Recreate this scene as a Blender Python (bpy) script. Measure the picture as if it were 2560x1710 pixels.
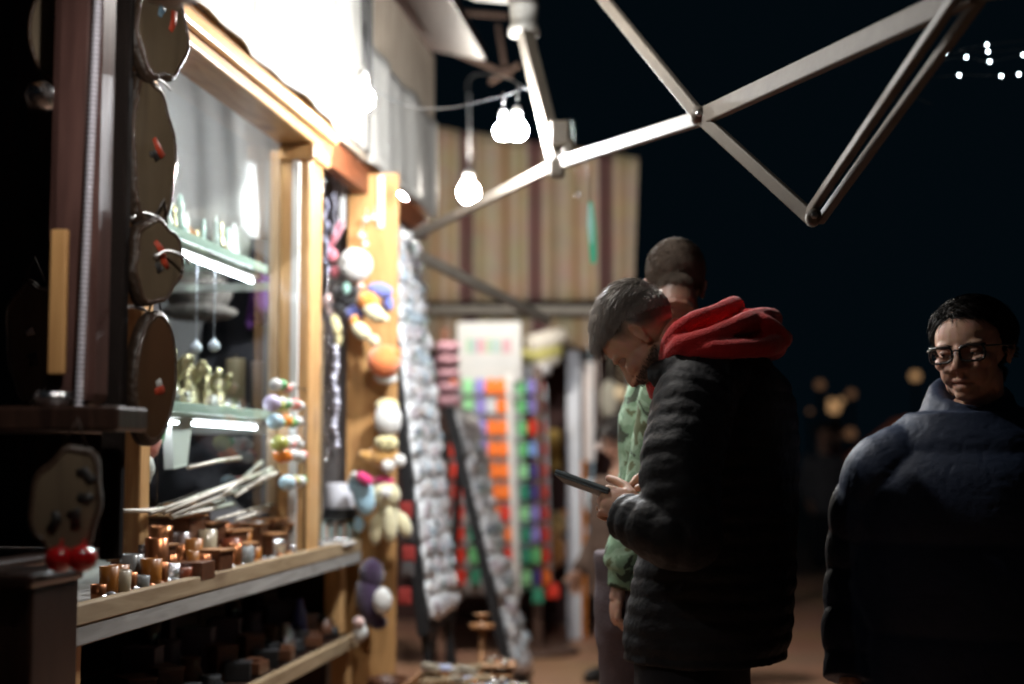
import bpy, bmesh, math, random
import numpy as np
from mathutils import Vector, Matrix, noise
random.seed(7); RNG = np.random.default_rng(7)
SC = bpy.context.scene
COL = SC.collection
for _o in list(bpy.data.objects): bpy.data.objects.remove(_o)

# ------------------------------------------------------------------ camera, world, exposure
F_PX = 50/36*2560.0
PITCH = math.atan(285/F_PX); YAW = math.atan(502/F_PX*math.cos(PITCH))
CAM = Vector((0, 0, 1.30))
FWD = Vector((-math.sin(YAW)*math.cos(PITCH), math.cos(YAW)*math.cos(PITCH), math.sin(PITCH)))
RIGHT = FWD.cross(Vector((0, 0, 1))).normalized(); UP = RIGHT.cross(FWD)
cd = bpy.data.cameras.new('camera'); cam = bpy.data.objects.new('camera', cd); COL.objects.link(cam)
cam.matrix_world = Matrix(((RIGHT.x, UP.x, -FWD.x, CAM.x), (RIGHT.y, UP.y, -FWD.y, CAM.y), (RIGHT.z, UP.z, -FWD.z, CAM.z), (0, 0, 0, 1)))
cd.lens = 50; cd.sensor_width = 36; cd.clip_end = 400; cd.clip_start = .05
cd.dof.use_dof = True; cd.dof.focus_distance = 3.38; cd.dof.aperture_fstop = 1.3; cd.dof.aperture_blades = 0
SC.camera = cam
SC.view_settings.view_transform = 'Standard'; SC.view_settings.look = 'None'
SC.view_settings.exposure = 0.0; SC.view_settings.gamma = 1.0
w = bpy.data.worlds.new('World'); SC.world = w; w.use_nodes = True
bg = w.node_tree.nodes['Background']; bg.inputs[0].default_value = (.10, .32, .50, 1); bg.inputs[1].default_value = .0078
SC.cycles.pixel_filter_type = 'BLACKMAN_HARRIS'; SC.cycles.filter_width = 1.9; 

SC.cycles.max_bounces = 6; SC.cycles.diffuse_bounces = 3; SC.cycles.glossy_bounces = 3; SC.cycles.transparent_max_bounces = 8
SC.cycles.sample_clamp_indirect = 3.0
SC.cycles.caustics_reflective = False; SC.cycles.caustics_refractive = False

def ray(px, py): return FWD + RIGHT*((px-1280)/F_PX) + UP*((855-py)/F_PX)
def at(px, py, Y):
    v = ray(px, py); return CAM + v*(Y/v.y)
def at_x(px, py, X):
    v = ray(px, py); return CAM + v*(X/v.x)
def at_z(px, py, Z):
    v = ray(px, py); return CAM + v*((Z-1.3)/v.z)
def V(*a): return Vector(a)
def xat(px, Y): return at(px, 1140, Y).x

# ------------------------------------------------------------------ mesh builder
class MB:
    def __init__(s): s.v = []; s.f = []; s.m = []; s.s = []
    def add(s, verts, faces, mat=0, smooth=False, M=None):
        o = len(s.v)
        s.v += [tuple(M @ Vector(p)) if M is not None else tuple(p) for p in verts]
        for f in faces: s.f.append([i+o for i in f]); s.m.append(mat); s.s.append(smooth)
        return s
    def box(s, c, size, M=None, mat=0):
        x, y, z = size[0]/2, size[1]/2, size[2]/2; c = Vector(c)
        vs = [Vector((sx*x, sy*y, sz*z)) for sx in (-1, 1) for sy in (-1, 1) for sz in (-1, 1)]
        if M is not None: vs = [M @ p for p in vs]
        return s.add([p+c for p in vs], [(0,1,3,2),(4,6,7,5),(0,4,5,1),(2,3,7,6),(0,2,6,4),(1,5,7,3)], mat)
    def boxr(s, x0, x1, y0, y1, z0, z1, mat=0):
        return s.box(((x0+x1)/2, (y0+y1)/2, (z0+z1)/2), (abs(x1-x0), abs(y1-y0), abs(z1-z0)), None, mat)
    def beam(s, a, b, w, h, up=(0,0,1), mat=0):
        a, b = Vector(a), Vector(b); d = (b-a); L = d.length; d.normalize()
        u = Vector(up); r = d.cross(u)
        if r.length < 1e-4: r = d.cross(Vector((1,0,0)))
        r.normalize(); u = r.cross(d)
        M = Matrix((r, d, u)).transposed()
        return s.box((a+b)/2, (w, L, h), M, mat)
    def tube(s, pts, rad, n=10, mat=0, caps=True, flat=1.0, up=None):
        pts = [Vector(p) for p in pts]
        if not hasattr(rad, '__len__'): rad = [rad]*len(pts)
        vs, fs = [], []; prev = None
        for i, p in enumerate(pts):
            t = (pts[min(i+1, len(pts)-1)]-pts[max(i-1, 0)]).normalized()
            if prev is None:
                u = Vector(up) if up is not None else (Vector((0,0,1)) if abs(t.z) < .9 else Vector((1,0,0)))
            else: u = prev
            u = (u - t*u.dot(t)).normalized(); prev = u; r = t.cross(u)
            for k in range(n):
                a = 2*math.pi*k/n
                vs.append(p + r*(rad[i]*math.cos(a)) + u*(rad[i]*flat*math.sin(a)))
        for i in range(len(pts)-1):
            for k in range(n):
                fs.append((i*n+k, i*n+(k+1) % n, (i+1)*n+(k+1) % n, (i+1)*n+k))
        s.add(vs, fs, mat, True)
        if caps:
            o = len(s.v)-len(vs)
            s.f.append([o+k for k in range(n)][::-1]); s.m.append(mat); s.s.append(False)
            s.f.append([o+(len(pts)-1)*n+k for k in range(n)]); s.m.append(mat); s.s.append(False)
        return s
    def ball(s, c, r, nu=16, nv=10, R=None, mat=0, fn=None):
        if not hasattr(r, '__len__'): r = (r, r, r)
        c = Vector(c); vs = []
        for j in range(nv+1):
            th = math.pi*j/nv
            for i in range(nu):
                ph = 2*math.pi*i/nu
                p = Vector((r[0]*math.sin(th)*math.cos(ph), r[1]*math.sin(th)*math.sin(ph), r[2]*math.cos(th)))
                if fn: p = p*fn(p)
                vs.append((R @ p if R is not None else p)+c)
        fs = []
        for j in range(nv):
            for i in range(nu):
                a, b = j*nu+i, j*nu+(i+1) % nu
                if j == 0: fs.append((a, a+nu, b+nu))
                elif j == nv-1: fs.append((a, a+nu, b))
                else: fs.append((a, a+nu, b+nu, b))
        # weld the pole rings
        o = len(s.v); s.v += [tuple(p) for p in vs]
        top, bot = o, o+nv*nu
        for f in fs:
            g = []
            for i in f:
                q = i+o
                if i < nu: q = top
                if i >= nv*nu: q = bot
                if q not in g: g.append(q)
            if len(g) > 2: s.f.append(g); s.m.append(mat); s.s.append(True)
        return s
    def lathe(s, prof, c=(0,0,0), n=20, R=None, mat=0, smooth=True):
        c = Vector(c); vs = []
        for r, z in prof:
            for k in range(n):
                a = 2*math.pi*k/n; p = Vector((r*math.cos(a), r*math.sin(a), z))
                vs.append((R @ p if R is not None else p)+c)
        fs = [(i*n+k, i*n+(k+1) % n, (i+1)*n+(k+1) % n, (i+1)*n+k) for i in range(len(prof)-1) for k in range(n)]
        return s.add(vs, fs, mat, smooth)
    def prism(s, poly, ext, mat=0):
        n = len(poly); e = Vector(ext); a = [Vector(p) for p in poly]
        return s.add(a+[p+e for p in a], [list(range(n))[::-1], list(range(n, 2*n))]+[(i, (i+1) % n, n+(i+1) % n, n+i) for i in range(n)], mat)
    def mesh(s, name='m', off=Vector((0,0,0))):
        me = bpy.data.meshes.new(name)
        ox, oy, oz = off
        me.from_pydata([(x-ox, y-oy, z-oz) for x, y, z in s.v], [], s.f)
        me.polygons.foreach_set('material_index', s.m); me.polygons.foreach_set('use_smooth', s.s)
        bm = bmesh.new(); bm.from_mesh(me); bmesh.ops.recalc_face_normals(bm, faces=bm.faces[:]); bm.to_mesh(me); bm.free()
        me.update(); return me
    def build(s, name, mats, parent=None, bevel=0, origin=None, subsurf=0):
        if origin is None:
            if parent is not None: origin = Vector(parent['_o'])
            else:
                a = np.array(s.v); lo, hi = a.min(0), a.max(0)
                origin = Vector(((lo[0]+hi[0])/2, (lo[1]+hi[1])/2, lo[2]))
        me = s.mesh(name, origin)
        return link(name, me, mats, parent, origin, bevel, subsurf)
ORG = {}
def link(name, me, mats, parent=None, origin=Vector((0,0,0)), bevel=0, subsurf=0):
    if not isinstance(mats, (list, tuple)): mats = [mats]
    for m in mats: me.materials.append(m)
    o = bpy.data.objects.new(name, me); COL.objects.link(o)
    if parent is not None: o.parent = parent
    else: o.location = origin
    o['_o'] = list(origin)
    if bevel:
        b = o.modifiers.new('bevel', 'BEVEL'); b.width = bevel; b.segments = 2; b.limit_method = 'ANGLE'
    if subsurf:
        b = o.modifiers.new('sub', 'SUBSURF'); b.levels = subsurf; b.render_levels = subsurf
    return o
def tag(o, label, cat, group=None, kind=None):
    if label: o['label'] = label
    if cat: o['category'] = cat
    if group: o['group'] = group
    if kind: o['kind'] = kind
    return o
def thing(name, loc, label, cat, group=None):
    o = bpy.data.objects.new(name, None); COL.objects.link(o); o.location = loc; o.empty_display_size = .1
    o['_o'] = list(loc); return tag(o, label, cat, group)
def copy_tree(o, parent=None):
    c = o.copy(); COL.objects.link(c); c.parent = parent
    for ch in [x for x in bpy.data.objects if x.parent == o]: copy_tree(ch, c)
    return c
def sculpt(mb, voxel, smooth=2, fac=.5):
    """weld overlapping closed shapes into one continuous surface; returns numpy verts and faces"""
    me = mb.mesh('tmp'); ob = bpy.data.objects.new('tmp', me); COL.objects.link(ob)
    r = ob.modifiers.new('r', 'REMESH'); r.mode = 'VOXEL'; r.voxel_size = voxel
    if smooth:
        q = ob.modifiers.new('s', 'SMOOTH'); q.factor = fac; q.iterations = smooth
    dg = bpy.context.evaluated_depsgraph_get(); dg.update()
    me2 = bpy.data.meshes.new_from_object(ob.evaluated_get(dg))
    bpy.data.objects.remove(ob); bpy.data.meshes.remove(me)
    me2.materials.clear()
    me2.polygons.foreach_set('use_smooth', [True]*len(me2.polygons))
    return me2
def get_co(me):
    a = np.empty(len(me.vertices)*3); me.vertices.foreach_get('co', a); return a.reshape(-1, 3)
def get_no(me):
    a = np.empty(len(me.vertices)*3); me.vertices.foreach_get('normal', a); return a.reshape(-1, 3)
def set_co(me, a): me.vertices.foreach_set('co', np.ascontiguousarray(a).ravel()); me.update()
def nz(a, scale, seed=0.0):
    return np.array([noise.noise(Vector((x*scale+seed, y*scale-seed, z*scale+2*seed))) for x, y, z in a])
def catmull(pts, n=8):
    P = [Vector(p) for p in pts]; P = [2*P[0]-P[1]]+P+[2*P[-1]-P[-2]]; out = []
    for i in range(1, len(P)-2):
        for k in range(n):
            t = k/n; a, b, c, d = P[i-1], P[i], P[i+1], P[i+2]
            out.append(.5*((2*b)+(c-a)*t+(2*a-5*b+4*c-d)*t*t+(3*b-a-3*c+d)*t**3))
    out.append(P[-2]); return out

# ------------------------------------------------------------------ materials
MATS = {}
def mat(name, col, rough=.6, metal=0, var=.15, vscale=8, bump=0, bscale=60, spec=.5, trans=0, coat=0, sheen=0, sss=0, ior=1.45, emit=None, estr=0):
    if name in MATS: return MATS[name]
    m = bpy.data.materials.new(name); m.use_nodes = True; nt = m.node_tree; N = nt.nodes; L = nt.links
    b = N['Principled BSDF']
    tc = N.new('ShaderNodeTexCoord')
    n1 = N.new('ShaderNodeTexNoise'); n1.inputs['Scale'].default_value = vscale; n1.inputs['Detail'].default_value = 5
    L.new(tc.outputs['Object'], n1.inputs['Vector'])
    mx = N.new('ShaderNodeMix'); mx.data_type = 'RGBA'
    mx.inputs['A'].default_value = (*[c*(1-var) for c in col], 1); mx.inputs['B'].default_value = (*[min(1, c*(1+var)) for c in col], 1)
    L.new(n1.outputs['Fac'], mx.inputs['Factor']); L.new(mx.outputs['Result'], b.inputs['Base Color'])
    b.inputs['Roughness'].default_value = rough; b.inputs['Metallic'].default_value = metal
    b.inputs['Specular IOR Level'].default_value = spec; b.inputs['IOR'].default_value = ior
    b.inputs['Transmission Weight'].default_value = trans; b.inputs['Coat Weight'].default_value = coat
    b.inputs['Sheen Weight'].default_value = sheen
    if sss:
        b.inputs['Subsurface Weight'].default_value = sss; b.inputs['Subsurface Radius'].default_value = (.02, .008, .004); b.inputs['Subsurface Scale'].default_value = .5
    if bump:
        n2 = N.new('ShaderNodeTexNoise'); n2.inputs['Scale'].default_value = bscale; n2.inputs['Detail'].default_value = 4
        L.new(tc.outputs['Object'], n2.inputs['Vector'])
        bp = N.new('ShaderNodeBump'); bp.inputs['Strength'].default_value = bump; bp.inputs['Distance'].default_value = .01
        L.new(n2.outputs['Fac'], bp.inputs['Height']); L.new(bp.outputs['Normal'], b.inputs['Normal'])
    if emit:
        b.inputs['Emission Color'].default_value = (*emit, 1); b.inputs['Emission Strength'].default_value = estr
    MATS[name] = m; return m
def wood(name, a, b_, axis='Z', scale=9, rough=.5, coat=0, knots=True, spec=.4):
    if name in MATS: return MATS[name]
    m = bpy.data.materials.new(name); m.use_nodes = True; nt = m.node_tree; N = nt.nodes; L = nt.links
    b = N['Principled BSDF']; tc = N.new('ShaderNodeTexCoord'); mp = N.new('ShaderNodeMapping')
    s = {'X': (.12, 1, 1), 'Y': (1, .12, 1), 'Z': (1, 1, .12)}[axis]
    mp.inputs['Scale'].default_value = s; L.new(tc.outputs['Object'], mp.inputs['Vector'])
    n1 = N.new('ShaderNodeTexNoise'); n1.inputs['Scale'].default_value = scale*3; n1.inputs['Detail'].default_value = 8; n1.inputs['Distortion'].default_value = 1.2
    L.new(mp.outputs['Vector'], n1.inputs['Vector'])
    cr = N.new('ShaderNodeValToRGB'); cr.color_ramp.elements[0].position = .3; cr.color_ramp.elements[1].position = .7
    cr.color_ramp.elements[0].color = (*a, 1); cr.color_ramp.elements[1].color = (*b_, 1)
    L.new(n1.outputs['Fac'], cr.inputs['Fac']); out = cr.outputs['Color']
    if knots:
        mp2 = N.new('ShaderNodeMapping'); s2 = {'X': (.45, 1, 1), 'Y': (1, .45, 1), 'Z': (1, 1, .45)}[axis]
        mp2.inputs['Scale'].default_value = s2; L.new(tc.outputs['Object'], mp2.inputs['Vector'])
        vo = N.new('ShaderNodeTexVoronoi'); vo.inputs['Scale'].default_value = 5.5; L.new(mp2.outputs['Vector'], vo.inputs['Vector'])
        c2 = N.new('ShaderNodeValToRGB'); c2.color_ramp.elements[0].position = .05; c2.color_ramp.elements[1].position = .2
        c2.color_ramp.elements[0].color = (.35, .25, .2, 1); c2.color_ramp.elements[1].color = (1, 1, 1, 1)
        L.new(vo.outputs['Distance'], c2.inputs['Fac'])
        mu = N.new('ShaderNodeMix'); mu.data_type = 'RGBA'; mu.blend_type = 'MULTIPLY'; mu.inputs['Factor'].default_value = .8
        L.new(out, mu.inputs['A']); L.new(c2.outputs['Color'], mu.inputs['B']); out = mu.outputs['Result']
    L.new(out, b.inputs['Base Color']); b.inputs['Roughness'].default_value = rough; b.inputs['Coat Weight'].default_value = coat
    b.inputs['Coat Roughness'].default_value = .15; b.inputs['Specular IOR Level'].default_value = spec
    bp = N.new('ShaderNodeBump'); bp.inputs['Strength'].default_value = .25; bp.inputs['Distance'].default_value = .004
    L.new(n1.outputs['Fac'], bp.inputs['Height']); L.new(bp.outputs['Normal'], b.inputs['Normal'])
    MATS[name] = m; return m
def emitter(name, col, strength):
    if name in MATS: return MATS[name]
    m = bpy.data.materials.new(name); m.use_nodes = True; nt = m.node_tree; nt.nodes.clear()
    e = nt.nodes.new('ShaderNodeEmission'); e.inputs[0].default_value = (*col, 1); e.inputs[1].default_value = strength
    o = nt.nodes.new('ShaderNodeOutputMaterial'); nt.links.new(e.outputs[0], o.inputs[0]); MATS[name] = m; return m
def paneglass(name, tint=(.93, .97, .95), gloss=1.0):
    if name in MATS: return MATS[name]
    m = bpy.data.materials.new(name); m.use_nodes = True; nt = m.node_tree; N = nt.nodes; N.clear(); L = nt.links
    t = N.new('ShaderNodeBsdfTransparent'); t.inputs[0].default_value = (*tint, 1)
    g = N.new('ShaderNodeBsdfGlossy'); g.inputs['Roughness'].default_value = .02; g.inputs[0].default_value = (gloss, gloss, gloss, 1)
    fr = N.new('ShaderNodeFresnel'); fr.inputs[0].default_value = 1.5
    mx = N.new('ShaderNodeMixShader'); o = N.new('ShaderNodeOutputMaterial')
    ge = N.new('ShaderNodeNewGeometry'); iv = N.new('ShaderNodeMath'); iv.operation = 'SUBTRACT'; iv.inputs[0].default_value = 1; L.new(ge.outputs['Backfacing'], iv.inputs[1])
    ml = N.new('ShaderNodeMath'); ml.operation = 'MULTIPLY'; L.new(fr.outputs[0], ml.inputs[0]); L.new(iv.outputs[0], ml.inputs[1])
    L.new(ml.outputs[0], mx.inputs[0]); L.new(t.outputs[0], mx.inputs[1]); L.new(g.outputs[0], mx.inputs[2]); L.new(mx.outputs[0], o.inputs[0])
    MATS[name] = m; return m
def ramp_mat(name, stops, axis=0, scale=1.0, rough=.9, const=True, wob=.02):
    """cloth woven in stripes along one object axis; stops = [(pos, colour)], repeats every 1/scale metres"""
    m = bpy.data.materials.new(name); m.use_nodes = True; nt = m.node_tree; N = nt.nodes; L = nt.links; b = N['Principled BSDF']
    tc = N.new('ShaderNodeTexCoord'); sp = N.new('ShaderNodeSeparateXYZ'); L.new(tc.outputs['Object'], sp.inputs[0])
    mu = N.new('ShaderNodeMath'); mu.operation = 'MULTIPLY'; mu.inputs[1].default_value = scale; L.new(sp.outputs[axis], mu.inputs[0])
    fr = N.new('ShaderNodeMath'); fr.operation = 'FRACT'; L.new(mu.outputs[0], fr.inputs[0])
    cr = N.new('ShaderNodeValToRGB'); els = cr.color_ramp.elements
    while len(els) < len(stops): els.new(.5)
    for e, (p, c) in zip(els, stops): e.position = p; e.color = (*c, 1)
    if const: cr.color_ramp.interpolation = 'CONSTANT'
    L.new(fr.outputs[0], cr.inputs['Fac'])
    n1 = N.new('ShaderNodeTexNoise'); n1.inputs['Scale'].default_value = 6; L.new(tc.outputs['Object'], n1.inputs['Vector'])
    mx = N.new('ShaderNodeMix'); mx.data_type = 'RGBA'; mx.blend_type = 'MULTIPLY'; mx.inputs['Factor'].default_value = .35
    L.new(cr.outputs['Color'], mx.inputs['A']); L.new(n1.outputs['Color'], mx.inputs['B']); L.new(mx.outputs['Result'], b.inputs['Base Color'])
    b.inputs['Roughness'].default_value = rough; MATS[name] = m; return m
# ------------------------------------------------------------------ palette
W_TAN = wood('pine', (.42, .22, .085), (.60, .36, .16), 'Z', coat=.35, rough=.4)
W_TANY = wood('pine_along', (.40, .21, .08), (.58, .35, .16), 'Y', coat=.3, rough=.4)
W_RAW = wood('raw_batten', (.22, .15, .08), (.36, .27, .165), 'Y', rough=.7)
W_GREY = wood('weathered_board', (.21, .20, .185), (.34, .33, .31), 'Y', rough=.8, knots=False)
W_PLY = wood('plywood', (.40, .20, .07), (.56, .31, .12), 'Z', rough=.55, coat=.15)
W_DARK = wood('dark_stained', (.020, .010, .007), (.05, .024, .016), 'Z', rough=.35, coat=.6, knots=False)
W_RED = wood('red_stained', (.12, .035, .012), (.20, .06, .022), 'Y', rough=.6, knots=False)
W_SLICE = wood('slice_face', (.085, .06, .036), (.16, .118, .072), 'Z', rough=.55, coat=.3, knots=False, scale=5)
W_BOX = wood('brown_box', (.05, .018, .008), (.12, .045, .02), 'X', rough=.4, coat=.3, knots=False)
W_LID = wood('box_lid', (.25, .11, .04), (.36, .18, .08), 'X', rough=.5, knots=False)
W_STICK = wood('stick', (.58, .54, .46), (.74, .70, .62), 'Y', rough=.6, knots=False)
M_BARK = mat('bark', (.03, .018, .011), .45, var=.5, vscale=40, bump=.8, bscale=50)
M_BLACK = mat('black_paint', (.012, .012, .013), .5)
M_WHITE = mat('white_paint', (.66, .65, .63), .6, var=.06, vscale=3, bump=.1)
M_TARP = mat('white_tarp', (.44, .425, .39), .6, var=.12, vscale=2, bump=.25, bscale=6)
M_PLANK = wood('pale_plank', (.28, .22, .16), (.44, .37, .29), 'Z', rough=.7, knots=False)
M_CLOTH = mat('white_cloth', (.84, .83, .85), .9, var=.12, vscale=4, bump=.4, bscale=14)
M_GREYCL = mat('grey_cloth', (.17, .16, .17), .95, var=.3, vscale=7, bump=.5, bscale=16)
M_COAT = mat('charcoal_cloth', (.030, .028, .036), .9, var=.3, vscale=9, bump=.3, bscale=20)
M_STEEL = mat('steel', (.62, .63, .64), .3, metal=1, var=.1)
M_TUBE = mat('painted_tube', (.125, .108, .088), .6, var=.3, vscale=14, bump=.06)
M_CLAMP = mat('grey_plastic', (.20, .19, .17), .5)
M_SILVER = mat('silver_trinket', (.75, .75, .77), .25, metal=1, var=.15, vscale=60, bump=.4, bscale=120)
M_GOLD = mat('pale_gold', (.60, .52, .33), .27, metal=.85, var=.3, vscale=30, bump=.6, bscale=70)
M_AMBER = mat('amber', (.36, .13, .02), .35, var=.45, vscale=14, coat=.5)
M_COPPER = mat('copper_cup', (.34, .125, .05), .28, metal=.8, var=.4, vscale=18)
M_REDGLOSS = mat('red_lacquer', (.55, .012, .012), .12, coat=1, var=.1)
M_GREENGL = mat('green_glass_edge', (.36, .43, .385), .25, var=.1)
M_GLASS = paneglass('clear_pane'); M_SHELFG = paneglass('shelf_glass', (.84, .92, .88))
M_LED = emitter('led_tube_light', (.88, .90, 1.0), 60.0)
M_BULB = emitter('bulb_light', (1.0, .955, .90), 900.0)
M_BULB4 = emitter('soft_bulb_light', (1.0, .95, .87), 330.0)
M_BULB3 = emitter('far_bulb_light', (1.0, .93, .83), 1600.0)
M_BULB2 = emitter('aisle_bulb_light', (.94, .97, 1.0), 1900.0)
M_WARM = emitter('street_glow', (1.0, .56, .25), .40)
M_WARMD = emitter('dim_glow', (1.0, .50, .25), .10)
M_FAIRY = emitter('fairy_glow', (.80, .93, 1.0), 22.0)
M_PLAST = mat('milky_bag', (.76, .77, .80), .28, var=.3, vscale=35, bump=.6, bscale=45, coat=.3)

# ------------------------------------------------------------------ ground
def ground():
    m = bpy.data.materials.new('paving'); m.use_nodes = True; nt = m.node_tree; N = nt.nodes; L = nt.links; b = N['Principled BSDF']
    tc = N.new('ShaderNodeTexCoord')
    br = N.new('ShaderNodeTexBrick'); br.inputs['Scale'].default_value = 4.5; br.inputs['Color1'].default_value = (.56, .30, .19, 1)
    br.inputs['Color2'].default_value = (.48, .26, .165, 1); br.inputs['Mortar'].default_value = (.36, .21, .15, 1); br.inputs['Mortar Size'].default_value = .02
    L.new(tc.outputs['Object'], br.inputs['Vector'])
    n = N.new('ShaderNodeTexNoise'); n.inputs['Scale'].default_value = 1.3; n.inputs['Detail'].default_value = 8; L.new(tc.outputs['Object'], n.inputs['Vector'])
    mx = N.new('ShaderNodeMix'); mx.data_type = 'RGBA'; mx.blend_type = 'MULTIPLY'; mx.inputs['Factor'].default_value = .45
    L.new(br.outputs['Color'], mx.inputs['A']); L.new(n.outputs['Color'], mx.inputs['B']); L.new(mx.outputs['Result'], b.inputs['Base Color'])
    b.inputs['Roughness'].default_value = .55
    bp = N.new('ShaderNodeBump'); bp.inputs['Strength'].default_value = .3; bp.inputs['Distance'].default_value = .01
    L.new(br.outputs['Fac'], bp.inputs['Height']); L.new(bp.outputs['Normal'], b.inputs['Normal'])
    g = MB(); g.add([(-60,-20,0),(60,-20,0),(60,140,0),(-60,140,0)], [(0,1,2,3)])
    tag(g.build('ground', m, origin=Vector((0,0,0))), None, None, None, 'structure')
ground()

# ------------------------------------------------------------------ the lit stall
XF = -1.40
stall = thing('market_stall', V(-1.9, 4.8, 0), 'wooden market stall with pine posts, lit counter and bright white fascia', 'market stall')
b = MB(); b.boxr(-2.05, XF, 2.95, 5.62, .877, .922); ctr = b.build('counter', W_GREY, stall, .003)
b = MB(); b.boxr(XF-.03, XF+.003, 2.95, 5.60, .9225, .970); b.build('lip', W_RAW, ctr, .004)
b = MB(); b.boxr(-2.05, XF-.031, 2.95, 5.60, .9225, .955); b.build('top_board', W_GREY, ctr, .002)
b = MB()
b.boxr(xat(692,4.90), xat(772,4.90), 4.90, 5.05, .956, 2.42)
p = b.build('post', W_TAN, stall, .012)
b = MB(); b.boxr(xat(722,4.89), xat(742,4.89), 4.885, 4.899, .97, 2.36); b.build('cover_strip', mat('pale_strip', (.66, .64, .62), .3, var=.1, coat=.4), p, .003)
b = MB(); b.boxr(xat(664,4.9), xat(692,4.9)-.003, 4.905, 4.985, .956, 2.40); b.build('inner_frame', wood('pink_pine', (.40,.25,.15), (.52,.36,.24), 'Z', rough=.6), p, .004)
b = MB(); b.boxr(xat(684,4.87), xat(782,4.87), 4.87, 5.07, 2.36, 2.418); b.build('cap', W_TAN, p, .01)
b = MB(); b.boxr(xat(300,3.7), xat(352,3.7), 3.70, 3.77, .956, 2.42); b.build('post', W_TAN, stall, .006)
b = MB(); b.boxr(-1.54, -1.40, 2.35, 5.12, 2.42, 2.545); lin = b.build('lintel', W_TANY, stall, .008)
b = MB(); b.boxr(-1.40, -1.372, 2.35, 5.10, 2.455, 2.50); b.build('moulding', W_TANY, lin, .01)
b = MB(); b.boxr(-1.46, -1.405, 5.13, 6.98, 2.385, 2.495); b.build('lintel', W_RED, stall, .004)
b = MB(); b.boxr(-1.51, -1.461, 5.13, 6.98, 2.44, 2.47); b.build('soffit', W_RED, stall, .004)
# fascia of upright planks, white tarp over it
b = MB(); y = 2.2; k = 0
while y < 7.05:
    ww = .118; b.boxr(-1.405-.004*(k % 2), -1.385, y, min(y+ww, 6.98), 2.5 if y > 5.13 else 2.548, 3.33); y += .12; k += 1
fas = b.build('fascia', M_PLANK, stall, .003)
b = MB(); n = 60
ys = np.linspace(2.2, 5.55, n); zs = np.linspace(2.525, 3.335, 16)
vs = [(-1.372+.012*math.sin(yy*7)+.008*math.sin(yy*19+zz*3), yy, zz) for zz in zs for yy in ys]
b.add(vs, [(j*n+i, j*n+i+1, (j+1)*n+i+1, (j+1)*n+i) for j in range(15) for i in range(n-1)], 0, True)
t = b.build('tarp', M_TARP, stall); so = t.modifiers.new('s', 'SOLIDIFY'); so.thickness = .004
b = MB(); ys = np.linspace(5.56, 6.98, n); zs = np.linspace(2.49, 2.98, 10)
vs = [(-1.366+.010*math.sin(yy*9)+.005*math.sin(yy*23+zz*4), yy, zz) for zz in zs for yy in ys]
b.add(vs, [(j*n+i, j*n+i+1, (j+1)*n+i+1, (j+1)*n+i) for j in range(9) for i in range(n-1)], 0, True)
t = b.build('tarp', M_TARP, stall); so = t.modifiers.new('s', 'SOLIDIFY'); so.thickness = .004
for i in range(4):
    yy = 5.30+.05*i
    b = MB(); b.tube([(-1.345, yy, 3.34), (-1.342, yy+.02, 3.0), (-1.34, yy+.03, 2.86-.05*i)], .005, 6); b.build('cable', M_BLACK, stall)
b = MB(); b.add([(-3.0,2.0,3.75),(-1.15,2.0,3.36),(-1.15,7.2,3.36),(-3.0,7.2,3.75),(-3.0,2.0,3.81),(-1.15,2.0,3.42),(-1.15,7.2,3.42),(-3.0,7.2,3.81)],
    [(0,1,2,3),(4,7,6,5),(0,4,5,1),(1,5,6,2),(2,6,7,3),(3,7,4,0)]); b.build('roof', W_DARK, stall, .004)
# end board where the plush toys hang, back and end walls
b = MB(); b.boxr(-1.49, -1.28, 5.70, 5.73, .03, 2.47); b.build('end_board', W_PLY, stall, .003)
for px0, yy in ((857, 5.69), (953, 5.69)):
    c = at(px0, 430, yy); b = MB(); b.boxr(c.x-.012, c.x+.012, yy-.006, yy+.006, 2.24, 2.46); b.build('hinge_strip', M_WHITE, stall, .002)
b = MB(); b.boxr(-3.0, -2.96, 2.2, 7.1, 0, 3.6); b.build('back_wall', W_DARK, stall)
b = MB(); b.boxr(-2.96, -1.52, 6.00, 6.04, 0, 3.3); b.build('end_wall', mat('inner_wall', (.30, .29, .30), .8, var=.2, vscale=3), stall)
b = MB(); b.boxr(-2.05, -2.02, 2.95, 5.6, .0, .876); b.build('under_panel', W_DARK, stall)
b = MB(); b.boxr(-2.0, XF-.031, 3.2, 5.58, .565, .592); ls = b.build('lower_shelf', W_DARK, stall, .003)
b = MB(); b.boxr(XF-.03, XF, 3.2, 5.60, .550, .600); b.build('lip', W_RAW, ls, .003)
b = MB(); b.boxr(-2.019, -1.53, 5.585, 5.61, .0, .876); b.build('under_end_panel', W_DARK, stall)
for yy in (3.05, 5.53):
    b = MB(); b.boxr(-1.50, -1.43, yy, yy+.07, 0, .554 if yy > 4 else .876); b.build('leg', W_TAN, stall, .004)
b = MB(); b.boxr(-1.52, -1.45, 5.50, 5.565, .601, .876); b.build('leg', W_TAN, stall, .004)
b = MB(); b.boxr(-1.527, -1.521, 3.78, 4.895, 1.13, 2.41); b.build('glass_pane', M_GLASS, stall)
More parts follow.
